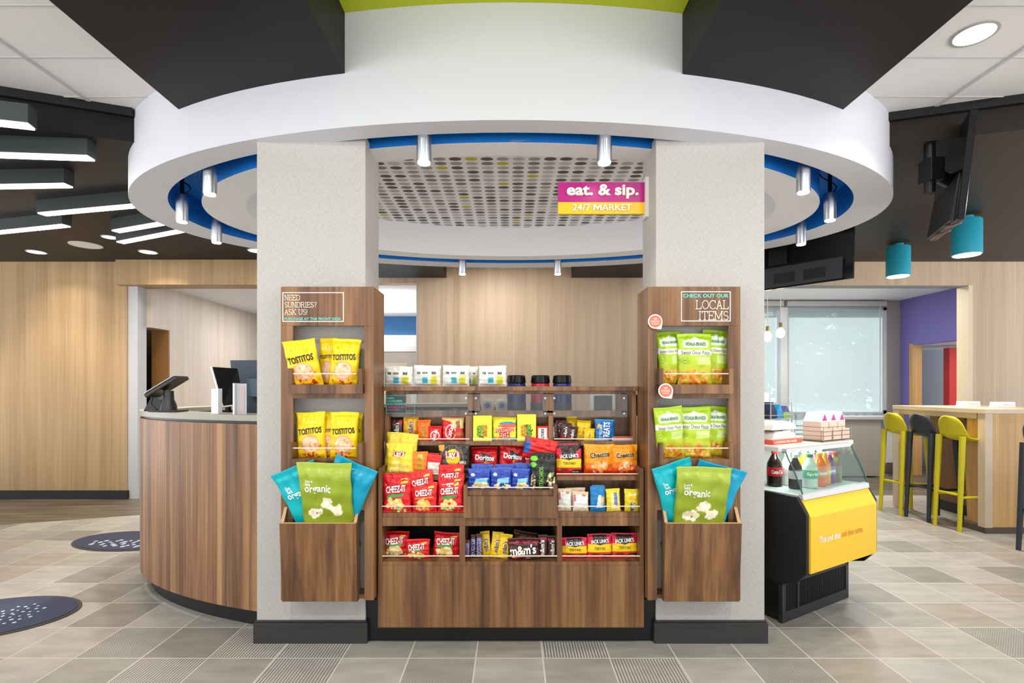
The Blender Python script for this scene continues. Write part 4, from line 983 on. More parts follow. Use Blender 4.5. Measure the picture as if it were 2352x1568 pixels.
fl(m_, 'glass_edge', mat('glass_edge_green', (60, 96, 88), .2))
fl(MB().prism([(0.0, .02), (.76, .02), (.76, .5), (0, .5)], .889, .915, 'z'), 'top_slab', mat('top_white', (222, 220, 214), .4), bevel=.004)
m_ = MB(); m_.box(.03, .684, -.004, .02, .884, .905); fl(m_, 'glass_clamp', SILV)
m_ = MB(); text_on(m_, 'This and that', .20, .452, -.1352, width=.20, height=.034, bold=.03); fl(m_, 'white_lettering', WTXT)
m_ = MB(); text_on(m_, 'and then some.', .425, .452, -.1352, width=.22, height=.034, bold=.0); fl(m_, 'orange_lettering', mat('orange_lettering', (232, 132, 40), .5))
def bottle(x, y, r, h, liq, lab, capc, text, label, tcol=(255, 255, 255)):
    e_ = empty('drink_bottle', fp(x, y, .676), label, 'bottle', 'soft drink bottles in the glass case', rz=TH)
    k = h/.185
    def bb(mb, nm, m, sm=True):
        o = mb.build(nm, m, e_, smooth=sm); o.matrix_parent_inverse = Matrix(); return o
    bb(MB().lathe([(r*.8, 0), (r, .006), (r*.98, .05*k), (r, .10*k), (r*.95, .12*k), (r*.62, .145*k), (r*.36, .165*k), (r*.34, .172*k)], n=20), 'bottle_body', mat('liquid_%d_%d_%d' % liq, liq, .12))
    bb(MB().lathe([(r*.42, .168*k), (r*.43, .185*k), (r*.40, .186*k)], n=20), 'cap', mat('cap_%d_%d_%d' % capc, capc, .4))
    bb(MB().lathe([(r*1.02, .055*k), (r*1.02, .10*k)], n=20), 'label_band', mat('band_%d_%d_%d' % lab, lab, .4))
    if text:
        v, f, w, hh = text2d(text, .03, 1); m2 = MB(); rr2 = r*1.05; W_ = r*1.75
        for p in v:
            a_ = p[0]*W_/w/rr2-.55; m2.v.append((rr2*math.sin(a_), -rr2*math.cos(a_), .0775*k+p[1]*.022/hh))
        for q in f: m2.face(list(q))
        bb(m2, 'lettering', mat('txt_%d_%d_%d' % tcol, tcol, .5), False)
bottle(.172, .15, .040, .2, (34, 18, 14), (214, 16, 34), (214, 16, 34), 'Coca-Cola', 'cola bottle with red label seen through the side glass')
bottle(.075, .24, .034, .2, (180, 60, 90), (236, 190, 200), (30, 150, 90), None, 'pink drink bottle half hidden behind the cola bottle')
bottle(.195, .045, .034, .185, (44, 30, 34), (206, 190, 200), (190, 196, 200), None, 'dark soda bottle with pale label next to the green-capped one')
bottle(.29, .02, .040, .185, (206, 218, 210), (22, 170, 100), (16, 140, 76), 'Sprite', 'clear soda bottle with green label and green cap')
bottle(.385, .02, .038, .185, (240, 110, 24), (248, 140, 90), (246, 140, 20), 'Fanta', 'orange soda bottle beside the green-labelled one')
bottle(.465, .035, .033, .182, (236, 150, 20), (246, 190, 60), (240, 200, 10), 'Fanta', 'yellow soda bottle, fifth along the case')
bottle(.535, .045, .033, .18, (110, 50, 130), (168, 126, 190), (240, 150, 180), 'Fanta', 'purple grape soda bottle with pink cap')
bottle(.61, .055, .040, .175, (128, 110, 20), (150, 120, 120), (226, 70, 100), None, 'olive-coloured tea bottle at the right end of the case')
for k_, (x_, c1, c2) in enumerate(((.26, (220, 226, 220), 'clear soda bottle in the back row behind the green label'), (.34, (240, 130, 30), 'orange soda bottle in the back row'), (.43, (230, 200, 40), 'yellow soda bottle in the back row'), (.51, (200, 90, 120), 'pink soda bottle in the back row'), (.59, (120, 104, 30), 'dark tea bottle in the back row'))):
    bottle(x_, .13, .034, .185, c1, tuple(int(v*.85) for v in c1), (235, 235, 235), None, c2)
area('case_fill', fp(.36, .1, .884), (0, 0, TH), .5, 1.6, (1, 1, 1), sy=.06)  # unseen light added under the slab to brighten the bottles
# goods on top of the case
def ft(mb, name, m, label=None, cat=None, parent=None, bevel=0, origin=None, smooth=False, group=None):
    o = mb.build(name, m, None, bevel=bevel, smooth=smooth)
    o.location = B0; o.rotation_euler = (0, 0, TH)
    if label: tag(o, label, cat, group)
    return o
tr = empty('serving_tray', B0, 'coral red tray under the folded white paper bags on the drinks case', 'tray', rz=TH)
fl(MB().box(.08, .36, .10, .26, .915, .94), 'tray_body', mat('tray_coral', (232, 92, 76), .45), tr, bevel=.003)
m_ = MB(); text_on(m_, 'LOOKING FOR MORE', .2, .928, .0985, width=.2, height=.012, bold=.02); fl(m_, 'lettering', WTXT, tr)
rg = random.Random(5)
for k in range(2):
    m_ = MB(); pts = []
    nu, nv = 14, 8
    for j in range(nv+1):
        for i in range(nu+1):
            m_.v.append((.10+.24*i/nu, .12+.13*j/nv, 0))
    top = [(v[0]+rg.uniform(-.004, .004), v[1], .940+.052*k+.046*(max(0, math.sin(PI*min(1, max(0, i2)))))**.35+rg.uniform(-.004, .004)) for v, i2 in ((m_.v[q], (q % (nu+1))/nu) for q in range(len(m_.v)))]
    bot = [(v[0], v[1], .940+.052*k) for v in m_.v]; n_ = len(bot); m_.v = top+bot
    for j in range(nv):
        for i in range(nu):
            a = j*(nu+1)+i; m_.face([a, a+1, a+nu+2, a+nu+1]); m_.face([n_+a, n_+a+nu+1, n_+a+nu+2, n_+a+1])
    rim = [i for i in range(nu+1)]+[j*(nu+1)+nu for j in range(1, nv+1)]+[nv*(nu+1)+i for i in range(nu-1, -1, -1)]+[j*(nu+1) for j in range(nv-1, 0, -1)]
    for a, b in zip(rim, rim[1:]+rim[:1]): m_.face([b, a, a+n_, b+n_])
    ft(m_, 'folded_paper_bag', mat('white_paper', (236, 232, 226), .8), ('lower' if k == 0 else 'upper')+' folded white paper bag in the pile on the coral tray', 'paper bag', smooth=True, group='folded bags on the case')
WIRE = mat('chrome_wire', (150, 146, 140), .3, metal=.9)
bk = empty('wire_basket', B0, 'wire basket of snack cartons on the right end of the drinks case', 'basket', rz=TH)
m_ = MB()
for z_ in (.925, .95, .975, 1.0):
    a, b, c, d = (.45, .03, z_), (.75, .03, z_), (.75, .2, z_), (.45, .2, z_); m_.path([Vector(q) for q in (a, b, c, d, a)], .0016, 6)
for x_ in (.45, .55, .65, .75): m_.tube((x_, .03, .917), (x_, .03, 1.0), .0016, n=6); m_.tube((x_, .2, .917), (x_, .2, 1.0), .0016, n=6)
fl(m_, 'wire_mesh', WIRE, bk); fl(MB().box(.45, .75, .03, .2, .9155, .919), 'base_plate', WIRE, bk)
CARTON = mat('cream_carton', (238, 214, 196), .6)
for k, x_ in enumerate((.475, .57, .665)):
    e_ = empty('gable_carton', B0, ('left', 'middle', 'right')[k]+' carton with magenta gable in the wire basket on the case', 'carton', 'magenta gabled cartons', rz=TH)
    fl(MB().box(x_-.005, x_+.07, .055, .16, .92, 1.03), 'body', CARTON, e_, bevel=.002)
    fl(MB().prism([(x_-.005, 1.03), (x_+.07, 1.03), (x_+.0325, 1.085)], .055, .16, 'y'), 'gable', WHITE, e_)
    fl(MB().prism([(x_+.008, 1.036), (x_+.057, 1.036), (x_+.0325, 1.072)], .053, .055, 'y'), 'magenta_panel', mat('magenta_card', (196, 30, 150), .5), e_)
for k, (x_, c) in enumerate(((.46, 'left'), (.565, 'middle'), (.66, 'right'))):
    ft(MB().box(x_, x_+.085, .034, .05, .922, .985), 'snack_packet', mat('blush_packet', (240, 200, 178), .5), c+' pale pink packet at the front of the wire basket', 'packet', bevel=.003)
tw = empty('wire_tower', B0, 'tiered wire stand with cartons behind the folded paper bags', 'stand', rz=TH)
m_ = MB()
for x_ in (.34, .56):
    for y_ in (.28, .40): m_.tube((x_, y_, .915), (x_, y_, 1.14), .003, n=6)
for z_ in (1.0, 1.06, 1.13): m_.path([Vector(q) for q in ((.34, .28, z_), (.56, .28, z_), (.56, .40, z_), (.34, .40, z_), (.34, .28, z_))], .0025, 6)
fl(m_, 'wire_mesh', SILV, tw); fl(MB().box(.34, .56, .28, .40, 1.035, 1.04), 'shelf', SILV, tw); fl(MB().box(.34, .56, .28, .4, .916, .921), 'base_shelf', SILV, tw)
for k, (x_, w_, z_, h_, c1, lab) in enumerate(((.345, .07, 1.04, .10, (26, 44, 74), 'navy gabled carton at the left of the wire stand'), (.425, .055, 1.04, .085, (30, 150, 214), 'bright blue gabled carton on the wire stand'), (.49, .065, 1.04, .075, (90, 80, 140), 'violet and green gabled carton at the right of the wire stand'))):
    e_ = empty('gable_carton', B0, lab, 'carton', rz=TH); M_ = mat('carton_%d' % k, c1, .5)
    fl(MB().box(x_, x_+w_, .29, .38, z_, z_+h_*.5), 'body', M_ if k != 2 else mat('carton_green', (140, 190, 80), .5), e_, bevel=.001)
    fl(MB().prism([(x_, z_+h_*.5), (x_+w_, z_+h_*.5), (x_+w_*.5, z_+h_)], .29, .38, 'y'), 'gable', M_, e_)
for k, (x_, z_, h_, c1, lab) in enumerate(((.345, .921, .10, (60, 120, 170), 'blue box low on the wire stand'), (.43, .921, .10, (150, 170, 190), 'pale blue box low on the wire stand'))):
    ft(MB().box(x_, x_+.075, .29, .38, z_, z_+h_), 'snack_box', mat('snackbox_%d' % k, c1, .5), lab, 'box', bevel=.001)
# boxes on a stand further back, seen above the wire tower
e_ = empty('box_stand', fp(.36, .60, 0), 'stacked coffee boxes on a white cabinet behind the drinks case', 'stand', rz=TH)
fl(MB().box(.0, .5, .56, .9, 0, 1.07), 'cabinet', OFFWHITE, fc)
bpy.data.objects.remove(e_)
for k, (x_, z_, w_, h_, c1, lab) in enumerate(((.31, 1.07, .09, .06, (238, 232, 222), 'white box, lower left of the four stacked behind the case'), (.31, 1.13, .09, .055, (38, 30, 28), 'dark brown box on top of the left white one behind the case'),
                                           (.405, 1.07, .085, .05, (238, 234, 226), 'white box, lower right of the four stacked behind the case'), (.405, 1.12, .085, .055, (172, 44, 30), 'red box on top of the right white one behind the case'))):
    ft(MB().box(x_, x_+w_, .6, .7, z_, z_+h_), 'coffee_box', mat('coffeebox_%d' % k, c1, .5), lab, 'box', bevel=.001)
# ================================================================== BAR TABLE AND STOOLS
bt = empty('bar_table', (4.5, 4.9, 0), 'tall pale oak bar table at the right with white menu cards on it', 'table')
def bb_(name, m, *d): return MB().box(*d).build(name, m, bt, bevel=.002)
PT = mat('table_top_beige', (206, 186, 160), .4)
bb_('tabletop', PT, 3.985, 5.0, 4.36, 5.42, 1.012, 1.05)
bb_('apron', PT, 4.0, 4.02, 4.46, 5.38, .965, 1.012); bb_('leg', PT, 3.99, 4.05, 5.34, 5.42, 0, 1.012); bb_('leg', PT, 3.995, 4.06, 4.37, 4.44, .05, 1.012)
bb_('end_cabinet', TABLEWOOD, 4.06, 5.0, 4.37, 4.62, .055, 1.012); bb_('base_plinth', mat('plinth_brown', (86, 74, 64), .5), 4.0, 5.0, 4.375, 4.62, 0, .055)
INN = wood('table_wood_shaded', [(.2, (100, 66, 36)), (.5, (130, 88, 50)), (.85, (150, 106, 64))], strip=14, rough=.5)  # darker copy of the table wood, shade under the top coloured in
bb_('inner_panel', INN, 4.36, 4.40, 4.62, 5.40, .1, 1.012); bb_('inner_plinth', BLACK, 4.38, 4.42, 4.62, 5.40, 0, .1)
m_ = MB()
for y_ in (4.75, 4.95, 5.15): m_.tube((4.36, y_, .93), (4.32, y_, .93), .006, n=8)
m_.build('bag_hooks', STEEL, bt)
for px, Yd, l in ((2226, 4.95, 'left white menu card standing on the bar table'), (2305, 4.7, 'right white menu card with tiny print on the bar table')):
    X_ = xx(px, Yd); e_ = empty('menu_card', (X_, Yd, 1.05), l, 'menu card', 'menu cards on the bar table')
    MB().prism([(X_-.112, 1.05), (X_+.112, 1.05), (X_+.104, 1.103), (X_-.104, 1.103)], Yd, Yd+.02, 'y').build('card', WHITE, e_)
    m_ = MB(); m_.box(X_-.01, X_+.07, Yd-.001, Yd, 1.076, 1.079); m_.lathe([(.006, 0), (.006, .001)], X_-.045, Yd-.004, 1.077, n=10); m_.build('print_line', mat('pale_print', (190, 186, 200), .6), e_)
def stool(m, label, x, y, rz, name='bar_stool'):
    e_ = empty(name, (0, 0, 0), label, 'bar stool', 'bar stools along the tall table')
    path = [(.20, .758, .10), (.175, .757, .122), (.09, .755, .132), (.02, .758, .132), (-.06, .766, .133), (-.112, .785, .133), (-.146, .825, .132), (-.168, .88, .128), (-.184, .93, .116), (-.193, .965, .09), (-.198, .988, .05)]
    m_ = MB(); nu = 12
    for (px_, pz_, hw) in path:
        for i in range(nu+1):
            u_ = -1+2*i/nu; back = pz_ > .80
            m_.v.append((px_+(.035*u_*u_ if back else 0)+(-.02*abs(u_)**3 if px_ > .15 else 0), u_*hw, pz_+(0 if back else .022*u_*u_)))
    for j in range(len(path)-1):
        for i in range(nu): a = j*(nu+1)+i; m_.face([a, a+1, a+nu+2, a+nu+1])
    o = m_.build('seat_shell', m, e_, smooth=True); md = o.modifiers.new('th', 'SOLIDIFY'); md.thickness = .014; md.offset = 1
    md = o.modifiers.new('ss', 'SUBSURF'); md.levels = 1; md.render_levels = 1
    for sx in (-1, 1):
        for sy in (-1, 1):
            t0 = (sx*.13, sy*.095, .745) if sx > 0 else (-.138, sy*.108, .815)
            MB().tube(t0, (sx*.175, sy*.115, 0), .025, .016, n=12).build('leg', m, e_, smooth=True)
    for p0, p1 in (((-.157, -.108, .29), (.157, -.108, .29)), ((-.157, .108, .29), (.157, .108, .29)), ((-.157, -.108, .31), (-.157, .108, .31)), ((.157, -.108, .27), (.157, .108, .27))):
        MB().tube(p0, p1, .011, n=10).build('footrest', m, e_, smooth=True)
    e_.location = (x, y, 0); e_.rotation_euler = (0, 0, rz); return e_
def copytree(o, loc, rz, label):
    c = o.copy(); C.objects.link(c); c.location = loc; c.rotation_euler = (0, 0, rz); c['label'] = label
    for ch in o.children:
        k = ch.copy(); C.objects.link(k); k.parent = c
    return c
bpy.context.view_layer.update()
s1 = stool(STOOLY, 'yellow bar stool nearest the window wall, left of the charcoal one', 3.915, 5.14, R(8))
bpy.context.view_layer.update()
copytree(s1, (3.99, 4.56, 0), R(6), 'yellow bar stool in the middle, closest in front of the table end')
s2 = stool(STOOLB, 'charcoal bar stool between the two yellow ones', 3.975, 4.88, R(8))
bpy.context.view_layer.update()
copytree(s2, (4.03, 3.83, 0), R(4), 'charcoal bar stool cut off by the right edge of the picture')
gc = empty('grey_cabinet', (4.8, 7.2, 0), 'low grey cabinet in front of the breakfast room window', 'cabinet')
box('body', mat('cabinet_grey', (168, 166, 160), .5), (4.35, 5.1, 7.15, 7.45, .02, .80), gc, bevel=.004); box('worktop', LGREY, (4.3, 5.35, 7.12, 7.47, .80, .84), gc, bevel=.002)
box('end_post', fr, (5.2, 5.3, 7.2, 7.3, .2, .80), gc)
# ================================================================== GOODS
def pz(px0, px1, pyt, zs, Y, t, name, label, cat, group, base, ops=(), txt=(), **kw):
    x = ((px0+px1)/2-CX)*Y/F; w = (px1-px0)*Y/F; h = H-(pyt-CY)*Y/F-zs
    return pack(name, label, cat, group, x, Y, zs, w, h, t, base, ops, txt, **kw)
def cheez(px0, px1, pyt, zs, Y, label, seed, top=False, orange=False, **kw):
    ops = [('grad', .55, 1.2, (236, 60, 40)) if orange else ('grad', .7, 1.3, (226, 30, 44)),
           ('poly', [(-.36, .40), (.22, .46), (.24, .53), (-.34, .49)], (34, 168, 74)) if not orange else ('poly', [(-.4, .44), (.34, .50), (.34, .53), (-.38, .48)], (244, 150, 60)),
           ('blobs', -.06, .24, .30, .16, [(246, 218, 140), (240, 200, 110), (250, 230, 170)] if not orange else [(250, 190, 80), (246, 160, 60), (250, 210, 120)], 26, .085, seed),
           ('blobs', .05, .10, .36, .08, [(30, 140, 50), (200, 220, 120)] if not orange else [(230, 90, 40)], 6, .05, seed+9),
           ('poly', [(.14, .80), (.36, .82), (.38, .88), (.15, .86)], (250, 214, 60))]
    txt = [('CHEEZ-IT', -.04, .655, .70, (255, 250, 245), .03, 5, (140, 8, 16), 1.9)]
    return pz(px0, px1, pyt, zs, Y, kw.pop('t', .036), 'cracker_bag', label, 'snack bag', 'red cheese cracker bags', (218, 16, 30), ops, txt, seed=seed, **kw)
# bottom row, left bin
cheez(879, 940, 1221, .404, 2.53, 'red cracker bag at the left of the lowest left bin', 1)
cheez(932, 988, 1238, .404, 2.495, 'shorter red cracker bag in the middle of the lowest left bin', 2, lean=1)
cheez(993, 1055, 1222, .404, 2.52, 'red cracker bag at the right of the lowest left bin', 3, roll=4)
# second row, left bin
cheez(880, 946, 1094, .634, 2.468, 'red cracker bag at the left of the second left bin', 4)
cheez(878, 948, 1086, .64, 2.484, 'red cracker bag standing behind the leftmost one of the second bin', 14, lean=0, t=.02)
cheez(947, 1005, 1107, .634, 2.466, 'orange-tinted cracker bag in the middle of the second left bin', 5, orange=True)
cheez(1005, 1066, 1100, .634, 2.466, 'red cracker bag at the right of the second left bin', 6)
cheez(946, 1003, 1080, .68, 2.482, 'tilted cracker bag sticking up behind the orange-tinted one', 7, roll=-7, orange=True, lean=0, t=.022)
cheez(1007, 1067, 1066, .70, 2.486, 'cracker bag sticking up behind the right one of the second bin', 8, lean=0, t=.02)
cheez(1006, 1067, 1090, .66, 2.476, 'cracker bag between the front right one and the tallest one of the second bin', 9, lean=0, t=.02)
# bottom row, centre bin
BRN = (74, 34, 24); BY = 2.50
def bar(px0, px1, pyt, zs, Y, label, base, s, tc, seed, outl=None, ops=(), tw=.8, cat='candy bar', name='candy_bar', group='chocolate bars', t=.02, stretch=1, rot=90, **kw):
    w_ = px1-px0; h_ = (H-zs)*F/Y-(pyt-CY)
    k = tw*h_/w_*.82
    return pz(px0, px1, pyt, zs, Y, t, name, label, cat, group, base, ops, [(s, 0, .47, k, tc, .02, rot, outl, stretch)] if s else (), seed=seed, res=(24, 40), **kw)
for k, (a, b, c, yt) in enumerate(((1067, 1080, (86, 44, 30), 1240), (1081, 1092, (70, 34, 26), 1228), (1093, 1108, (90, 48, 32), 1226))):
    bar(a, b, yt, .404, BY, ('leftmost', 'second', 'third')[k]+' brown chocolate bar standing in the lowest centre bin', c, 'SNICKERS', (40, 60, 170), 20+k, (240, 240, 250), tw=.85, stretch=1.5)
for k, (a, b, yt, ro) in enumerate(((1108, 1130, 1220, -6), (1124, 1150, 1221, 7), (1140, 1170, 1226, 9))):
    bar(a, b, yt, .404, BY+.03-.012*k, ('left', 'middle', 'right')[k]+' yellow peanut candy pouch fanned in the lowest centre bin', (248, 204, 18), "m&m's", (80, 40, 22), 24+k, (250, 240, 220), stretch=1.5, cat='candy pouch', name='candy_pouch', group='yellow candy pouches in the lowest bin', roll=ro, tw=.6)
MMO = [('rect', -.5, .78, .5, .86, (150, 24, 66)), ('blobs', 0, .2, .4, .12, [(210, 30, 40), (40, 90, 180), (60, 150, 60), (240, 190, 40)], 12, .05, 5)]
pz(1166, 1240, 1236, .404, 2.48, .035, 'candy_pouch', 'large brown sharing pouch of candy lying in the lowest centre bin', 'candy pouch', None, BRN, MMO, [("m&m's", -.02, .50, .84, (250, 245, 240), .03, 4, (30, 14, 10), 1.2)], seed=31, roll=-1)
pz(1172, 1228, 1220, .42, 2.56, .03, 'candy_pouch', 'dark brown candy pouch behind the large sharing pouch', 'candy pouch', None, (88, 44, 30), [], [], seed=32, roll=10)
pz(1236, 1258, 1228, .404, 2.50, .028, 'candy_pouch', 'upright brown candy pouch right of the sharing pouch', 'candy pouch', None, BRN, MMO, [("m&m's", -.1, .45, 1.7, (250, 245, 240), .03, 90, (30, 14, 10))], seed=33, res=(24, 40))
pz(1256, 1280, 1230, .404, 2.51, .028, 'candy_pouch', 'brown candy pouch at the right end of the lowest centre bin', 'candy pouch', None, (64, 30, 24), MMO, [("m&m's", 0, .45, 1.5, (250, 245, 240), .03, 90, (30, 14, 10))], seed=34, res=(24, 40))
# jerky
def jerky(px0, px1, pyt, zs, Y, label, seed, **kw):
    ops = [('grad', .6, .9, (206, 20, 60)), ('rect', -.5, .26, .5, .60, (250, 208, 22)), ('poly', [(-.28, .95), (-.30, .66), (0, .55), (.30, .66), (.28, .95)], (44, 34, 34)), ('rect', -.5, .16, .5, .27, (224, 60, 30)), ('rect', -.5, .0, .5, .17, (196, 20, 40)),
           ('poly', [(.08, .04), (.5, .04), (.5, .2), (.14, .2)], (30, 24, 26)), ('ell', -.18, .19, .18, .05, (120, 40, 24)), ('poly', [(-.1, .83), (0, .78), (.1, .83), (0, .80)], (206, 30, 40))]
    return pz(px0, px1, pyt, zs, Y, .03, 'jerky_pouch', label, 'snack pouch', 'red and yellow jerky pouches', (214, 18, 52), ops,
              [("JACK LINK'S", 0, .70, .74, (250, 250, 250), .025, 3, (30, 20, 20), 1.4), ('TERIYAKI', 0, .44, .46, (60, 50, 20), .0, 0, None, 1.3), ('100 CAL', .26, .12, .24, (240, 240, 240), .0, 0, None)], seed=seed, style='pillow', flare=.01, wr=.4, **kw)
jerky(1290, 1349, 1234, .404, 2.50, 'jerky pouch at the left of the lowest right bin', 41)
jerky(1349, 1405, 1226, .404, 2.50, 'jerky pouch in the middle of the lowest right bin', 42)
jerky(1404, 1464, 1224, .404, 2.51, 'jerky pouch at the right of the lowest right bin', 43, roll=-1)
# second row, right bin
BEI = (224, 196, 168)
for k, (a, b, yt, Y, l) in enumerate(((1281, 1313, 1122, 2.50, 'cream snack packet at the far left of the second right bin'), (1300, 1345, 1120, 2.53, 'cream snack packet behind the pair in the second right bin'), (1315, 1352, 1129, 2.49, 'cream snack packet next to the blue one'))):
    pz(a, b, yt, .634, Y, .02, 'snack_packet', l, 'snack packet', 'cream snack packets', BEI, [('rect', -.42, .08, .46, .86, (236, 236, 234)), ('rect', -.42, .5, -.3, .84, (226, 90, 110)), ('rect', -.4, .1, .46, .2, (226, 214, 180)), ('ell', .2, .82, .16, .06, (180, 130, 90))], [], seed=50+k, res=(24, 36))
pz(1355, 1391, 1117, .634, 2.49, .02, 'snack_packet', 'blue cookie packet in the second right bin', 'snack packet', None, (10, 122, 190), [('poly', [(-.1, .14), (.3, .14), (.24, .66), (.02, .66)], (214, 232, 246)), ('rect', .2, .25, .4, .6, (240, 190, 120))], [], seed=54, res=(24, 36))
pz(1360, 1388, 1114, .634, 2.52, .02, 'snack_packet', 'pale blue packet just behind the blue cookie packet', 'snack packet', None, (60, 160, 214), [], [], seed=55, res=(24, 36))
pz(1393, 1426, 1122, .634, 2.49, .02, 'snack_bar', 'yellow snack bar with white label, left of the other yellow one', 'snack bar', None, (236, 212, 40), [('rect', -.2, .04, .4, .78, (250, 240, 150)), ('rect', .02, .3, .3, .78, (190, 200, 220))], [('LARABAR', .15, .54, 1.0, (90, 110, 170), .02, 90, None, 1.3)], seed=56, res=(24, 36), roll=-2)
pz(1434, 1468, 1123, .634, 2.49, .02, 'snack_bar', 'yellow snack bar with navy label at the right end of the bin', 'snack bar', None, (226, 206, 22), [('rect', -.2, .70, .34, .80, (244, 236, 190)), ('rect', -.1, .02, .2, .40, (28, 34, 80)), ('ell', 0, .58, .2, .1, (240, 180, 30))], [('LUNA', .05, .2, .66, (230, 230, 245), .02, 90, None, 1.3)], seed=57, res=(24, 36))
# centre tray: blue nut bags and the pistachios
for k, (a, b, yt, Y, l) in enumerate(((1074, 1128, 1076, 2.49, 'blue nut bag at the left of the centre tray'), (1126, 1176, 1074, 2.485, 'blue nut bag second from the left in the centre tray'), (1174, 1218, 1076, 2.49, 'blue nut bag beside the black pistachio pouch'),
                                      (1082, 1134, 1065, 2.53, 'blue nut bag behind the left one of the centre tray'), (1136, 1190, 1066, 2.535, 'blue nut bag behind the second one of the centre tray'), (1180, 1222, 1063, 2.53, 'blue nut bag behind the third one of the centre tray'))):
    pz(a, b, yt, .742, Y, .032, 'nut_bag', l, 'snack bag', 'blue nut bags in the centre tray', (30, 62, 166),
       [('grad', .75, 1.1, (90, 120, 200)), ('poly', [(-.16, .50), (.38, .56), (.36, .30), (-.2, .26)], (140, 206, 232)), ('blobs', .06, .16, .36, .14, [(246, 226, 160), (236, 206, 130), (250, 240, 200)], 26, .07, 60+k), ('ell', -.28, .7, .1, .08, (200, 210, 240))],
       [], seed=60+k)
pz(1218, 1277, 1040, .742, 2.485, .03, 'nut_pouch', 'black pistachio pouch with green dots in the centre tray', 'snack pouch', None, (22, 24, 22),
   [('blobs', -.42, .20, .14, .24, [(214, 196, 150), (160, 140, 100), (196, 180, 130)], 26, .05, 71), ('blobs', .34, .20, .18, .26, [(220, 214, 170), (150, 150, 90), (230, 220, 180)], 32, .05, 72), ('poly', [(-.3, .62), (.22, .62), (.06, .3), (.04, 0), (-.2, 0), (-.22, .3)], (40, 46, 40)),
    ('ell', -.36, .85, .15, .07, (118, 206, 44)), ('ell', -.40, .68, .13, .07, (118, 206, 44))], [('PISTACHIOS', -.08, .30, .86, (130, 200, 70), .01, 90, None, 1.5)], seed=70)
# third row
LAY = [('grad', .0, -.6, (230, 170, 40)), ('poly', [(-.26, .60), (.20, .62), (.24, .74), (-.22, .74)], (206, 40, 30)), ('blobs', 0, .24, .34, .18, [(250, 226, 110), (246, 214, 80), (252, 236, 150)], 24, .12, 80)]
pz(885, 952, 1018, .80, 2.525, .04, 'chip_bag', 'yellow potato chip bag at the left of the third shelf, in front', 'snack bag', None, (248, 226, 62), LAY, [("Lay's", .0, .67, .40, (255, 250, 235), .03, 4, (150, 20, 20), 1.2)], seed=80, flare=.12)
pz(881, 955, 994, .81, 2.55, .03, 'chip_bag', 'yellow potato chip bag leaning behind the front one', 'snack bag', None, (244, 220, 58), [('grad', 0, 1, (240, 214, 70))], [], seed=81, roll=4)
bar(945, 983, 1037, .80, 2.53, 'orange peanut butter cup pack standing beside the yellow chip bag', (246, 128, 20), "REESE'S", (250, 206, 30), 82, (60, 30, 20), tw=.7, group=None, ops=[('poly', [(-.2, .1), (.25, .1), (.3, .8), (-.15, .8)], (250, 150, 30)), ('rect', -.12, .72, .2, .9, (240, 200, 120))])
pz(976, 1012, 1044, .80, 2.53, .02, 'candy_bar', 'red and white wafer pack beside the orange one on the third shelf', 'candy bar', None, (224, 24, 30), [('rect', -.38, .05, .42, .62, (242, 234, 226)), ('grad', .8, 1.2, (240, 60, 50))], [], seed=83, res=(28, 36), roll=4)
pz(980, 1014, 1040, .80, 2.56, .02, 'candy_bar', 'red wafer pack just behind the red and white one', 'candy bar', None, (214, 20, 28), [], [], seed=84, res=(24, 30))
pz(1006, 1079, 1020, .80, 2.555, .045, 'chip_bag', 'charcoal potato chip bag with yellow disc on the third shelf', 'snack bag', None, (52, 48, 46),
   [('ell', -.06, .52, .40, .44, (110, 106, 92)), ('ell', -.06, .53, .36, .40, (66, 62, 56)), ('ell', -.02, .58, .24, .26, (248, 208, 40)), ('poly', [(-.30, .56), (.22, .60), (.24, .74), (-.28, .72)], (200, 36, 30)), ('poly', [(-.5, .98), (-.3, .98), (-.34, .76), (-.5, .8)], (246, 170, 70))],
   [("Lay's", -.03, .65, .44, (255, 250, 235), .03, 4, (140, 20, 20), 1.2), ('BBQ', .3, .4, .2, (230, 226, 200), .02, 0, None)], seed=85)
def dorito(px0, px1, pyt, zs, Y, label, seed, **kw):
    return pz(px0, px1, pyt, zs, Y, .045, 'tortilla_chip_bag', label, 'snack bag', 'red tortilla chip bags', (214, 20, 30),
              [('grad', .7, 1.2, (236, 50, 50)), ('poly', [(-.14, .82), (.26, .66), (.06, .36), (-.02, .44)], (26, 20, 22)), ('poly', [(.0, .42), (.12, .48), (.05, .34)], (250, 150, 40)), ('blobs', .25, .2, .24, .14, [(246, 150, 40), (240, 120, 30)], 10, .1, seed)],
              [('Doritos', .02, .58, .72, (255, 255, 255), .035, -4, (24, 16, 18), 1.1)], seed=seed, **kw)
dorito(1081, 1144, 1026, .80, 2.62, 'red tortilla chip bag at the left behind the blue nut bags', 90)
dorito(1144, 1206, 1020, .80, 2.615, 'red tortilla chip bag in the middle behind the blue nut bags', 91, roll=3)
dorito(1196, 1256, 1026, .80, 2.625, 'red tortilla chip bag behind the black pistachio pouch', 92)
pz(1196, 1274, 1006, .87, 2.55, .03, 'tortilla_chip_bag', 'red tortilla chip bag lying tilted on top of the others', 'snack bag', 'red tortilla chip bags', (216, 24, 32), [('poly', [(-.5, 1), (-.34, 1), (-.3, .3), (-.5, .2)], (30, 90, 180)), ('grad', .6, 1.1, (240, 60, 50))], [], seed=93, roll=12, lean=0)
jerky(1277, 1336, 1030, .80, 2.545, 'jerky pouch on the third shelf beside the cheese puffs', 44)
pz(1276, 1334, 1014, .80, 2.562, .016, 'jerky_pouch', 'dark jerky pouch behind the one on the third shelf', 'snack pouch', None, (44, 34, 36), [('rect', -.4, .9, .4, .95, (170, 40, 60))], [], seed=94, lean=0)
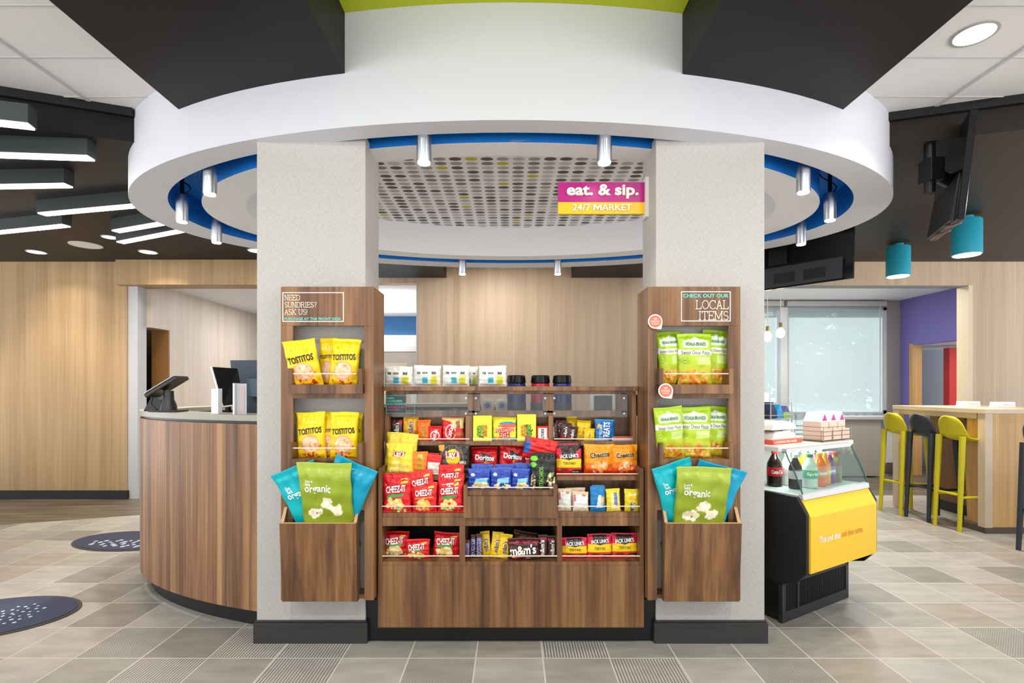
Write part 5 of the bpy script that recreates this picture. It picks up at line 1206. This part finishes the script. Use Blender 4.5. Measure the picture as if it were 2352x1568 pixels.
def cheeto(px0, px1, pyt, zs, Y, label, seed, **kw):
    return pz(px0, px1, pyt, zs, Y, .045, 'cheese_puff_bag', label, 'snack bag', 'orange cheese puff bags', (248, 150, 20),
              [('grad', .42, .0, (206, 24, 16)), ('grad', .7, 1.2, (252, 176, 40)), ('ell', .02, .30, .26, .16, (250, 180, 60)), ('blobs', .04, .24, .34, .18, [(250, 140, 60), (252, 200, 150), (240, 90, 40), (250, 220, 190)], 34, .055, seed)],
              [('Cheetos', .0, .66, .66, (40, 24, 16), .03, 6, (252, 232, 150), 1.25)], seed=seed, **kw)
cheeto(1341, 1411, 1020, .80, 2.545, 'orange cheese puff bag nearer the jerky on the third shelf', 95)
cheeto(1402, 1466, 1021, .80, 2.55, 'orange cheese puff bag at the right end of the third shelf', 96)
cheeto(1338, 1402, 1015, .80, 2.572, 'orange cheese puff bag mostly hidden behind the front left one', 97, roll=2)
cheeto(1390, 1454, 1015, .80, 2.572, 'orange cheese puff bag mostly hidden behind the front right one', 98, roll=-2)
# top row
z4 = .961
bar(897, 926, 955, z4, 2.63, 'brown candy pouch at the left end of the top shelf row', (62, 32, 28), "m&m's", (250, 245, 240), 100, (30, 14, 10), tw=.6, stretch=1.6, cat='candy pouch', name='candy_pouch', group=None, ops=[('ell', .3, .72, .16, .1, (206, 30, 40))])
bar(925, 962, 951, z4, 2.62, 'yellow peanut candy pouch beside the leftmost brown one', (240, 178, 24), "m&m's", (60, 30, 22), 101, (250, 240, 220), tw=.6, stretch=1.7, cat='candy pouch', name='candy_pouch', group=None, ops=[('grad', .8, 1.1, (250, 200, 40)), ('ell', .32, .3, .18, .1, (214, 120, 30))])
bar(957, 989, 964, z4, 2.60, 'orange peanut butter cup pack in the top shelf row', (246, 112, 20), "REESE'S", (250, 206, 30), 102, (60, 30, 20), tw=.66, group=None)
pz(984, 1015, 978, z4, 2.59, .02, 'candy_bar', 'small red wafer pack in the top shelf row', 'candy bar', None, (222, 24, 30), [('ell', .0, .36, .36, .30, (250, 240, 236)), ('ell', 0, .36, .30, .25, (222, 24, 30))], [('KitKat', .0, .36, .9, (255, 255, 255), .03, 78, None)], seed=103, res=(26, 36))
pz(1014, 1067, 957, z4, 2.61, .025, 'candy_pouch', 'large red wafer pouch in the top shelf row', 'candy pouch', None, (220, 22, 28), [('poly', [(-.5, .96), (.5, .96), (.5, .50), (.1, .55), (-.1, .80), (-.5, .90)], (246, 216, 140)), ('ell', -.1, .36, .24, .32, (250, 240, 236)), ('ell', -.1, .36, .2, .28, (220, 22, 28)), ('poly', [(.14, .8), (.3, .86), (.34, .55), (.16, .5)], (170, 92, 50)), ('poly', [(.1, .4), (.5, .36), (.5, .08), (.12, .1)], (206, 90, 50))],
   [('KitKat', -.1, .36, .62, (255, 255, 255), .03, 76, None)], seed=104, res=(34, 40))
bar(1066, 1082, 957, z4, 2.60, 'brown chocolate bar leaning beside the large red wafer pouch', (70, 36, 30), 'SNICKERS', (40, 60, 170), 105, (240, 240, 250), tw=.8, stretch=1.5, group=None, roll=4)
def sour(px0, px1, pyt, label, seed, cols):
    return pz(px0, px1, pyt, z4, 2.585, .02, 'candy_box', label, 'candy box', 'yellow sour candy boxes', (244, 234, 66), [('grad', .8, 1.1, (250, 220, 60)), ('blobs', .0, .38, .30, .24, [(44, 60, 30)], 26, .05, seed)],
              [('SOUR', -.16, .40, .58, cols[0], .05, 90, (40, 50, 20), 1.5), ('PATCH', .12, .40, .60, cols[1], .05, 90, (40, 50, 20), 1.5)], seed=seed, style='box', lean=2)
sour(1087, 1130, 954, 'yellow sour candy box at the left of the centre group', 106, ((120, 190, 50), (240, 150, 40)))
sour(1188, 1231, 951, 'yellow sour candy box beside the small mint tin', 107, ((240, 150, 40), (90, 180, 60)))
pz(1131, 1187, 957, z4, 2.60, .025, 'candy_pouch', 'yellow gummy fish pouch between the two sour candy boxes', 'candy pouch', None, (244, 236, 50), [('ell', .14, .70, .36, .10, (40, 150, 190)), ('ell', .16, .62, .34, .09, (240, 96, 50)), ('poly', [(-.26, .66), (-.12, .62), (-.26, .56)], (240, 96, 50)), ('rect', -.5, 0, .5, .12, (26, 130, 190)), ('blobs', 0, .1, .4, .05, [(240, 60, 50), (250, 220, 60)], 8, .06, 5)],
   [('SWEDISH', .0, .44, .76, (214, 30, 40), .03, 3, (255, 240, 240), 1.3), ('FISH', .0, .26, .42, (214, 30, 40), .03, 3, (255, 240, 240), 1.3)], seed=108, flare=.02)
pz(1233, 1259, 978, z4, 2.585, .018, 'mint_tin', 'small red and white mint tin in the top shelf row', 'tin', None, (206, 26, 30), [('rect', -.36, .1, .36, .88, (240, 240, 236)), ('rect', -.3, .0, .3, .2, (240, 240, 236))], [('ALTOIDS', 0, .45, 1.0, (40, 40, 44), .03, 90, None, 1.4)], seed=109, style='box', res=(20, 26), lean=2)
for k, (a, b, yt, Y, ro, l) in enumerate(((1256, 1284, 972, 2.62, -5, 'leftmost'), (1274, 1304, 958, 2.64, -3, 'rear'), (1284, 1310, 970, 2.61, 5, 'middle'), (1298, 1324, 978, 2.60, 9, 'rightmost'))):
    bar(a, b, yt, z4, Y, l+' brown candy pouch of the bunch in the top right row', (72, 34, 28), "m&m's", (250, 245, 240), 110+k, (30, 14, 10), tw=.7, stretch=1.5, cat='candy pouch', name='candy_pouch', group='brown candy pouches in the top right row', roll=ro, ops=[('ell', -.2, .2, .12, .08, (206, 30, 40))])
for k, (a, b, yt, Y, ro, l) in enumerate(((1300, 1332, 956, 2.66, -6, 'rear'), (1322, 1356, 965, 2.63, 4, 'middle'), (1340, 1366, 984, 2.60, 2, 'front'))):
    bar(a, b, yt, z4, Y, l+' yellow candy pouch of the bunch beside the blue rice treat', (248, 204, 18), "m&m's", (90, 50, 26), 115+k, (250, 240, 220), tw=.45, cat='candy pouch', name='candy_pouch', group='yellow candy pouches in the top right row', roll=ro)
pz(1366, 1412, 963, z4, 2.60, .03, 'rice_treat', 'bright blue rice treat pouch in the top right row', 'candy pouch', None, (14, 108, 186), [('grad', .82, 1.05, (60, 170, 220)), ('rect', -.5, .0, .2, .08, (190, 220, 240)), ('blobs', -.3, .7, .1, .1, [(240, 90, 60), (250, 200, 90)], 5, .07, 3)],
   [('TREATS', .06, .45, .9, (240, 248, 255), .03, 86, None, 1.7), ('krispies', -.24, .42, .7, (200, 226, 246), .01, 86, None, 1.2)], seed=119)
pz(1405, 1452, 1002, z4, 2.60, .03, 'candy_box', 'flat pink and grey box at the right end of the top row', 'candy box', None, (190, 160, 150), [('rect', -.5, .5, .5, 1, (210, 80, 80))], [], seed=120, style='box', res=(20, 12), lean=0)
# white wrapped packs on the ledge
for k, (a, b, yt, Y, l) in enumerate(((884, 948, 841, 2.64, 'leftmost white wrapped pack on the display ledge'), (951, 1013, 839, 2.64, 'second white wrapped pack from the left on the ledge'), (1017, 1078, 839, 2.63, 'third white wrapped pack from the left on the ledge'),
                                      (1064, 1098, 841, 2.70, 'white wrapped pack set back between the third and the last'), (1100, 1163, 840, 2.63, 'rightmost white wrapped pack, beside the navy tub'))):
    pz(a, b, yt, 1.233, Y, .05, 'wrapped_pack', l, 'wrapped pack', 'white wrapped packs on the display ledge', (238, 236, 232),
       [('rect', -.42, .08, .06, .52, (226, 236, 236)), ('rect', -.15, .16, .03, .44, (60, 176, 196)), ('rect', .12, .06, .40, .54, (236, 226, 150)), ('rect', .17, .12, .36, .46, (206, 206, 60))],
       [('THE', -.30, .64, .13, (50, 46, 44), .06, 0, None, 1.5), ('GOOD', -.06, .64, .20, (80, 72, 66), .05, 0, None, 1.4), ('BAG', .26, .64, .15, (60, 56, 50), .06, 0, None, 1.6)], seed=130+k, lean=0, flare=0, wr=.6)
for k, (px, c, l) in enumerate(((1186, (36, 48, 116), 'navy lidded tub right of the white packs behind the ledge'), (1241, (206, 40, 66), 'red lidded tub behind the display ledge'), (1291, (34, 46, 124), 'navy lidded tub right of the red one'))):
    Y = 2.86; X_ = xx(px, Y); e_ = empty('lidded_tub', (X_, Y, 1.075), l, 'tub', 'lidded tubs behind the display ledge')
    MB().lathe([(.044, 0), (.05, .004), (.053, .10), (.053, .16), (.050, .174), (.046, .176)], X_, Y, 1.075, n=28).build('tub_body', mat('tub_%d_%d' % (c[0], c[2]), c, .25), e_, smooth=True)
    MB().lathe([(.050, .176), (.054, .18), (.050, .216), (.046, .22)], X_, Y, 1.075, n=28).build('lid', BLKG, e_, smooth=True)
    MB().lathe([(.0545, .02), (.0545, .07)], X_, Y, 1.075, n=28).build('label_band', mat('tub_band', (80, 84, 96), .3), e_)
for k, px in enumerate((1120, 1153, 1170)):
    Y = 2.84+.03*(k == 2); X_ = xx(px, Y); z_ = hy(931, Y); r = .036; e_ = empty('round_tin', (X_, Y, 1.075), ('left', 'middle', 'right')[k]+' square-round tin with blue centre behind the centre pane', 'tin', 'small tins behind the centre pane')
    sq = [(X_+r*np.sign(math.cos(t_))*abs(math.cos(t_))**.5, z_+.0+r*np.sign(math.sin(t_))*abs(math.sin(t_))**.5) for t_ in [2*PI*q/32 for q in range(32)]]
    MB().prism(sq, Y, Y+.04, 'y').build('tin_body', mat('tin_cream', (236, 222, 198), .4), e_)
    MB().prism([(X_+.024*math.cos(2*PI*q/24), z_+.024*math.sin(2*PI*q/24)) for q in range(24)], Y-.001, Y, 'y').build('label_ring', mat('tin_ring', (206, 190, 200), .4), e_)
    MB().prism([(X_+.014*math.cos(2*PI*q/24), z_+.014*math.sin(2*PI*q/24)) for q in range(24)], Y-.002, Y-.001, 'y').build('centre_dot', mat('tin_blue', (50, 120, 180), .4), e_)
    MB().box(X_-.03, X_+.03, Y+.0, Y+.05, 1.075, z_-r+.002).build('stand', ACRYL, e_)
e_ = empty('paper_tray', (.5, 2.95, 1.075), 'white paper lying behind the right pane of the display', 'paper')
MB().box(xx(1284, 2.95), xx(1352, 2.95), 2.93, 3.1, 1.075, 1.079).build('sheet', WHITE, e_); MB().box(xx(1284, 2.95), xx(1352, 2.95), 2.94, 3.1, 1.08, 1.084).build('cover', LGREY, e_)
e_ = empty('small_monitor', (.53, 3.0, 1.075), 'small grey screen with white edge behind the right pane', 'monitor')
MB().box(xx(1356, 3.0), xx(1412, 3.0), 3.0, 3.02, 1.08, 1.19).build('housing', WHITE, e_); MB().box(xx(1364, 3.0), xx(1406, 3.0), 2.998, 3.0, 1.09, 1.182).build('screen', mat('screen_grey', (104, 108, 112), .4), e_)
MB().box(xx(1375, 3.0), xx(1395, 3.0), 2.99, 3.05, 1.075, 1.08).build('foot', SILV, e_)
tag(box('binder', BLK, (xx(1440, 2.8), xx(1462, 2.8), 2.78, 2.95, 1.075, 1.19), bevel=.002), 'black binder behind the right end of the display band', 'binder')
# pillar racks: chip bags
def tost(px0, px1, pyt, zs, Y, label, seed, **kw):
    return pz(px0, px1, pyt, zs, Y, kw.pop('t', .042), 'corn_chip_bag', label, 'snack bag', 'yellow corn chip bags on the left rack', (250, 216, 10),
              [('grad', .5, .0, (246, 190, 20)), ('ell', .0, .33, .34, .2, (240, 170, 110)), ('ell', .0, .34, .28, .16, (246, 206, 170)), ('blobs', .0, .34, .24, .12, [(246, 200, 150), (250, 226, 190), (236, 160, 110)], 16, .06, seed), ('blobs', .0, .10, .4, .08, [(220, 60, 20), (250, 200, 30), (200, 40, 20)], 22, .045, seed+2),
               ('ell', -.26, .80, .02, .014, (190, 140, 10)), ('ell', -.12, .83, .02, .014, (190, 140, 10)), ('ell', .02, .845, .02, .014, (190, 140, 10)), ('ell', .16, .83, .02, .014, (190, 140, 10)), ('ell', .28, .80, .02, .014, (190, 140, 10)), ('ell', .36, .3, .03, .03, (216, 120, 20)), ('ell', -.38, .25, .03, .03, (216, 120, 20))],
              [('TOSTiTOS', 0, .61, .82, (30, 22, 20), .03, 5, None, 1.5)], seed=seed, res=(50, 64), **kw)
zA, zB = 1.228, .887
tost(733, 775, 775, zA, 2.47, 'middle corn chip bag mostly hidden on the upper left-rack shelf', 142, lean=2)
tost(670, 745, 780, zA, 2.412, 'left corn chip bag tilted outward on the upper left-rack shelf', 140, roll=-8, lean=-9, t=.035)
tost(754, 822, 777, zA, 2.43, 'right corn chip bag on the upper left-rack shelf', 141, roll=4, lean=2)
tost(735, 775, 946, zB, 2.47, 'middle corn chip bag mostly hidden on the lower left-rack shelf', 145, lean=1)
tost(684, 751, 946, zB, 2.44, 'left corn chip bag on the lower left-rack shelf', 143, lean=1, roll=-2)
tost(796, 834, 948, zB, 2.475, 'rear corn chip bag at the right of the lower left-rack shelf', 146, lean=0)
tost(757, 823, 946, zB, 2.43, 'right corn chip bag on the lower left-rack shelf, in front', 144, lean=1, roll=1)
def petal(px0, px1, pyt, zs, Y, label, seed, **kw):
    return pz(px0, px1, pyt, zs, Y, kw.pop('t', .04), 'onion_crisp_bag', label, 'snack bag', 'lime green crisp bags on the right rack', (178, 210, 34),
              [('grad', .75, 1.1, (160, 196, 24)), ('grad', .45, .3, (196, 190, 40)), ('poly', [(-.40, .79), (-.34, .87), (-.14, .88), (0, .93), (.14, .88), (.34, .87), (.40, .79), (.34, .72), (-.34, .72)], (222, 240, 214)), ('poly', [(-.5, .60), (.5, .58), (.5, .67), (-.5, .69)], (246, 246, 240)),
               ('rect', .04, .42, .44, .55, (206, 226, 130)), ('ell', -.34, .49, .13, .055, (120, 150, 30)), ('ell', -.34, .49, .11, .042, (190, 214, 60)), ('blobs', -.05, .14, .46, .16, [(240, 170, 60), (226, 130, 30), (250, 200, 100), (210, 100, 20)], 60, .06, seed)],
              [('VIDALIA BRANDS', 0, .795, .62, (60, 110, 70), .02, 0, None, 1.8), ('Sweet Onion Petals', 0, .635, .84, (90, 90, 80), 0, -1, None, 1.6), ('CRISPY', -.34, .49, .16, (90, 120, 20), .01, 0, None), ('GLUTEN FREE', .24, .50, .3, (240, 246, 220), .01, 0, None, 1.4)], seed=seed, res=(50, 64), **kw)
petal(1513, 1572, 760, zA, 2.46, 'left lime green crisp bag on the upper right-rack shelf', 150, lean=2, roll=-3)
petal(1606, 1668, 757, zA, 2.465, 'right lime green crisp bag on the upper right-rack shelf', 152, lean=2, roll=4)
petal(1556, 1636, 765, zA, 2.43, 'middle lime green crisp bag in front on the upper right-rack shelf', 151, lean=2)
petal(1508, 1574, 932, zB, 2.414, 'left lime green crisp bag on the lower right-rack shelf', 153, lean=-8, roll=-6, t=.03)
petal(1606, 1672, 932, zB, 2.465, 'right lime green crisp bag on the lower right-rack shelf', 155, lean=1, roll=2)
petal(1552, 1634, 934, zB, 2.425, 'middle lime green crisp bag in front on the lower right-rack shelf', 154, lean=1)
# popcorn bags in the bins
def popc(tx, ty, w, h, roll, lean, Yb, col, label, seed, txt, ops, group):
    Yt = Yb-h*math.sin(R(-lean)) if lean < 0 else Yb
    top = P(tx, ty, Yb+h*math.sin(R(lean)))
    x = top.x-h*math.sin(R(roll)); z = top.z-h*math.cos(R(roll))*math.cos(R(lean))
    return pack('popcorn_bag', label, 'snack bag', group, x, Yb, z, w, h, .030, col, ops, txt, roll=roll, lean=lean, seed=seed, res=(64, 84), flare=.07)
POP = [(250, 244, 220), (244, 232, 196), (255, 252, 240), (236, 218, 176)]
def greenops(sd): return [('grad', .45, 1.0, (172, 190, 70)), ('blobs', -.20, .42, .11, .05, POP, 30, .05, sd), ('blobs', .03, .535, .10, .05, POP, 28, .05, sd+1), ('blobs', .20, .44, .11, .045, POP, 26, .045, sd+2), ('ell', -.18, .41, .02, .012, (130, 90, 40))]
GT = [('organic', -.12, .70, .50, (255, 255, 250), .02, -2, None, 1.1), ('Sweet &', -.29, .80, .16, (250, 250, 235), .02, 0, None, 1.3), ('Salty', -.31, .76, .12, (250, 250, 235), .02, 0, None, 1.2)]
CTX = [('organic', -.08, .70, .56, (250, 255, 250), .02, 0, None, 1.1), ('Sea', -.28, .80, .12, (235, 250, 250), .02, 0, None, 1.2), ('Salt', -.26, .76, .14, (235, 250, 250), .02, 0, None, 1.2)]
CO = [('blobs', .22, .55, .13, .07, [(240, 214, 140), (226, 190, 100)], 14, .05, 3), ('grad', .8, 1.2, (10, 170, 190)), ('rect', -.3, .16, .2, .175, (160, 230, 232))]
popc(669, 1072, .205, .42, -20, -13, 2.438, (0, 186, 198), 'cyan popcorn bag leaning left in the left pillar bin', 160, CTX, CO, 'popcorn bags in the pillar bins')
popc(822, 1064, .205, .42, 24, -13.5, 2.438, (0, 160, 196), 'deeper cyan popcorn bag leaning right in the left pillar bin', 161, [], [('blobs', -.30, .52, .12, .12, POP, 26, .05, 4)], 'popcorn bags in the pillar bins')
popc(743, 1064, .246, .39, 0, -14.5, 2.403, (138, 156, 26), 'green popcorn bag in front in the left pillar bin', 162, GT, greenops(7), 'popcorn bags in the pillar bins')
popc(1539, 1063, .185, .42, -17, -13, 2.438, (0, 186, 198), 'cyan popcorn bag leaning left in the right pillar bin', 163, CTX, CO, 'popcorn bags in the pillar bins')
popc(1662, 1068, .225, .41, 16, -13, 2.438, (20, 164, 206), 'sky blue popcorn bag leaning right in the right pillar bin', 164, [], [('blobs', -.2, .50, .2, .1, POP, 24, .05, 4)], 'popcorn bags in the pillar bins')
popc(1619, 1074, .25, .39, 1, -14.5, 2.403, (138, 156, 26), 'green popcorn bag in front in the right pillar bin', 165, GT, greenops(17), 'popcorn bags in the pillar bins')
